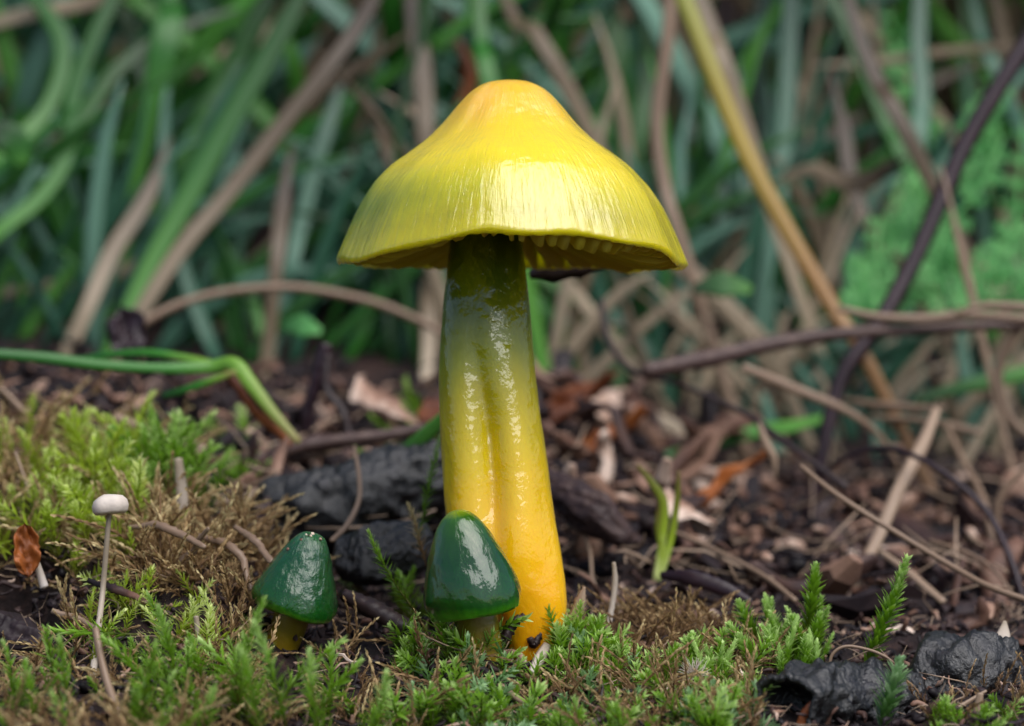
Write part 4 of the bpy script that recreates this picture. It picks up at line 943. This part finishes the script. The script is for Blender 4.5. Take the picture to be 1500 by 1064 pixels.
# feathery leaves at the right: rachis, leaflets
def leaflet_mesh():
    mb = MB(); rr = np.random.default_rng(3)
    P = np.array([[0, 0, 0], [.15, 0, .01], [.3, 0, .02], [.42, 0, 0]])
    mb.add(*tube(P, [.02, .035, .03, .01], 6, .2, .2, (0, 0, 1))[:2], .5)
    for s in (-1, 1):
        for x, l in ((.06, .16), (.16, .19), (.27, .15)):
            Q = np.array([[x, 0, .01], [x + l * .5, s * l * .6, .015], [x + l * .8, s * l, 0]])
            mb.add(*tube(Q, [.018, .032, .01], 6, .2, .2, (0, 0, 1))[:2], .5 + .3 * rr.random())
    return mb.mesh('leaflet', M['fern'])
lm = leaflet_mesh()
FR = [([(1310, 470), (1340, 400), (1390, 330), (1440, 270), (1470, 200)], 10.5), ([(1420, 480), (1440, 420), (1460, 370), (1500, 320)], 10), ([(1330, 480), (1300, 420), (1285, 370), (1290, 320)], 10.5),
      ([(1400, 470), (1380, 420), (1370, 380), (1390, 330)], 9.6), ([(1500, 440), (1480, 380), (1490, 300), (1500, 180)], 11.5), ([(1340, 380), (1320, 330), (1330, 280), (1350, 240)], 11.5), ([(1450, 300), (1430, 230), (1440, 170), (1470, 120)], 12),
      ([(1280, 470), (1270, 440), (1262, 410), (1265, 380)], 10), ([(1370, 230), (1330, 130), (1310, 60), (1300, 10)], 14.5), ([(1480, 480), (1520, 420), (1540, 380), (1560, 340)], 10)]
rg = np.random.default_rng(9)
for pts, Yk in FR:
    Yk -= 1.4; P = catmull(np.array([W(a_, b_, Yk + .8 * i / 3) for i, (a_, b_) in enumerate(pts)]), 24)
    root = empty('feathery_leaf', P[0], 'bright green feathery divided leaf behind the bramble stem', 'leaf', 'feathery leaves behind the bramble')
    mb = MB(); mb.add(*tube(P, np.linspace(.05, .015, 24), 6)); mb.build('rachis', M['fern'], root, P[0])
    T = np.gradient(P, axis=0)
    for i in range(3, 24, 3):
        for s in (-1, 1):
            o = bpy.data.objects.new('leaflet', lm); col.objects.link(o); o.parent = root
            o.location = Vector(P[i] * S) - root.location
            x = Vector(T[i]).normalized(); side = Vector((0, -1, .3)).cross(x).normalized() * s
            d = (side * .9 + x * .5 + Vector((0, rg.normal(-.15, .25), 0))).normalized()
            nrm = Vector((rg.normal(0, .2), -1, .5 + rg.normal(0, .2))); yv = nrm.cross(d).normalized(); zv = d.cross(yv)
            o.rotation_euler = Matrix((d, yv, zv)).transposed().to_euler()
            k = (1.05 - .6 * i / 24) * rg.uniform(.8, 1.15); o.scale = (k * .85,) * 3

# the uncounted grass further up the bank
def tangle(name, label, mat, n, seed, x0=-20, x1=20, y0=13.5, y1=30, wmin=.05, wmax=.16, lmin=5, lmax=13):
    rg = np.random.default_rng(seed); mb = MB()
    for k in range(n):
        y = y0 + (y1 - y0) * rg.random() ** 1.2; x = rg.uniform(x0, x1); z = float(H(x, y))
        if y < 14 and x > 4.4 and lmax > 3: continue
        L = rg.uniform(lmin, lmax); lean = rg.normal(.35 if x < -2 else .0, .4); fwd = rg.normal(-.25, .35)
        droop = rg.uniform(.0, .9); t = np.linspace(0, 1, 10)
        P = np.stack([x + L * lean * t + L * .2 * rg.normal() * t ** 2, y + L * fwd * t - .25 * L * droop * t ** 2, z - .1 + L * (t * .95 - .55 * droop * t ** 2.2)], -1)
        P[:, 1] = np.maximum(P[:, 1], min(y, 12.6 + 1.5 * rg.random()))
        w = rg.uniform(wmin, wmax)
        f_ = (rg.normal(0, .5), -1, .2)
        mb.add(*tube(P, w * np.array([.7, .95, 1, 1, 1, .95, .85, .7, .45, .1]), 6, .2, .25, f_)[:2], np.clip(rg.normal(.5, .25), 0, 1))
    return tag(mb.build(name, M[mat], None, mb.V[0][0]), label, 'grass', kind='stuff')
tangle('grass', 'mass of blurred green grass on the bank', 'grass', 420, 71)
tangle('grass', 'mass of blurred bluish green grass on the bank', 'grass_blue', 380, 72)
tangle('grass', 'mass of blurred withered grass on the bank', 'grass_tan', 230, 73, wmin=.04, wmax=.12)
tangle('grass', 'low green grass at the foot of the bank', 'grass', 200, 74, -14, 12, 11, 14.5, .04, .12, 2, 5)
tangle('grass', 'low bluish grass at the foot of the bank', 'grass_blue', 250, 75, -14, 12, 11, 14.5, .04, .13, 2, 5)
tangle('grass', 'low withered grass at the foot of the bank', 'grass_tan', 60, 76, 0, 9, 10.5, 14.5, .03, .09, 2, 5)
tangle('grass', 'sparse short grass below the feathery leaves', 'grass_blue', 90, 77, 2.5, 10, 9.8, 13, .04, .11, .8, 2.2)
tangle('grass', 'sparse short withered grass below the feathery leaves', 'grass_tan', 90, 78, 2.5, 10, 9.3, 13, .03, .08, .8, 2.4)
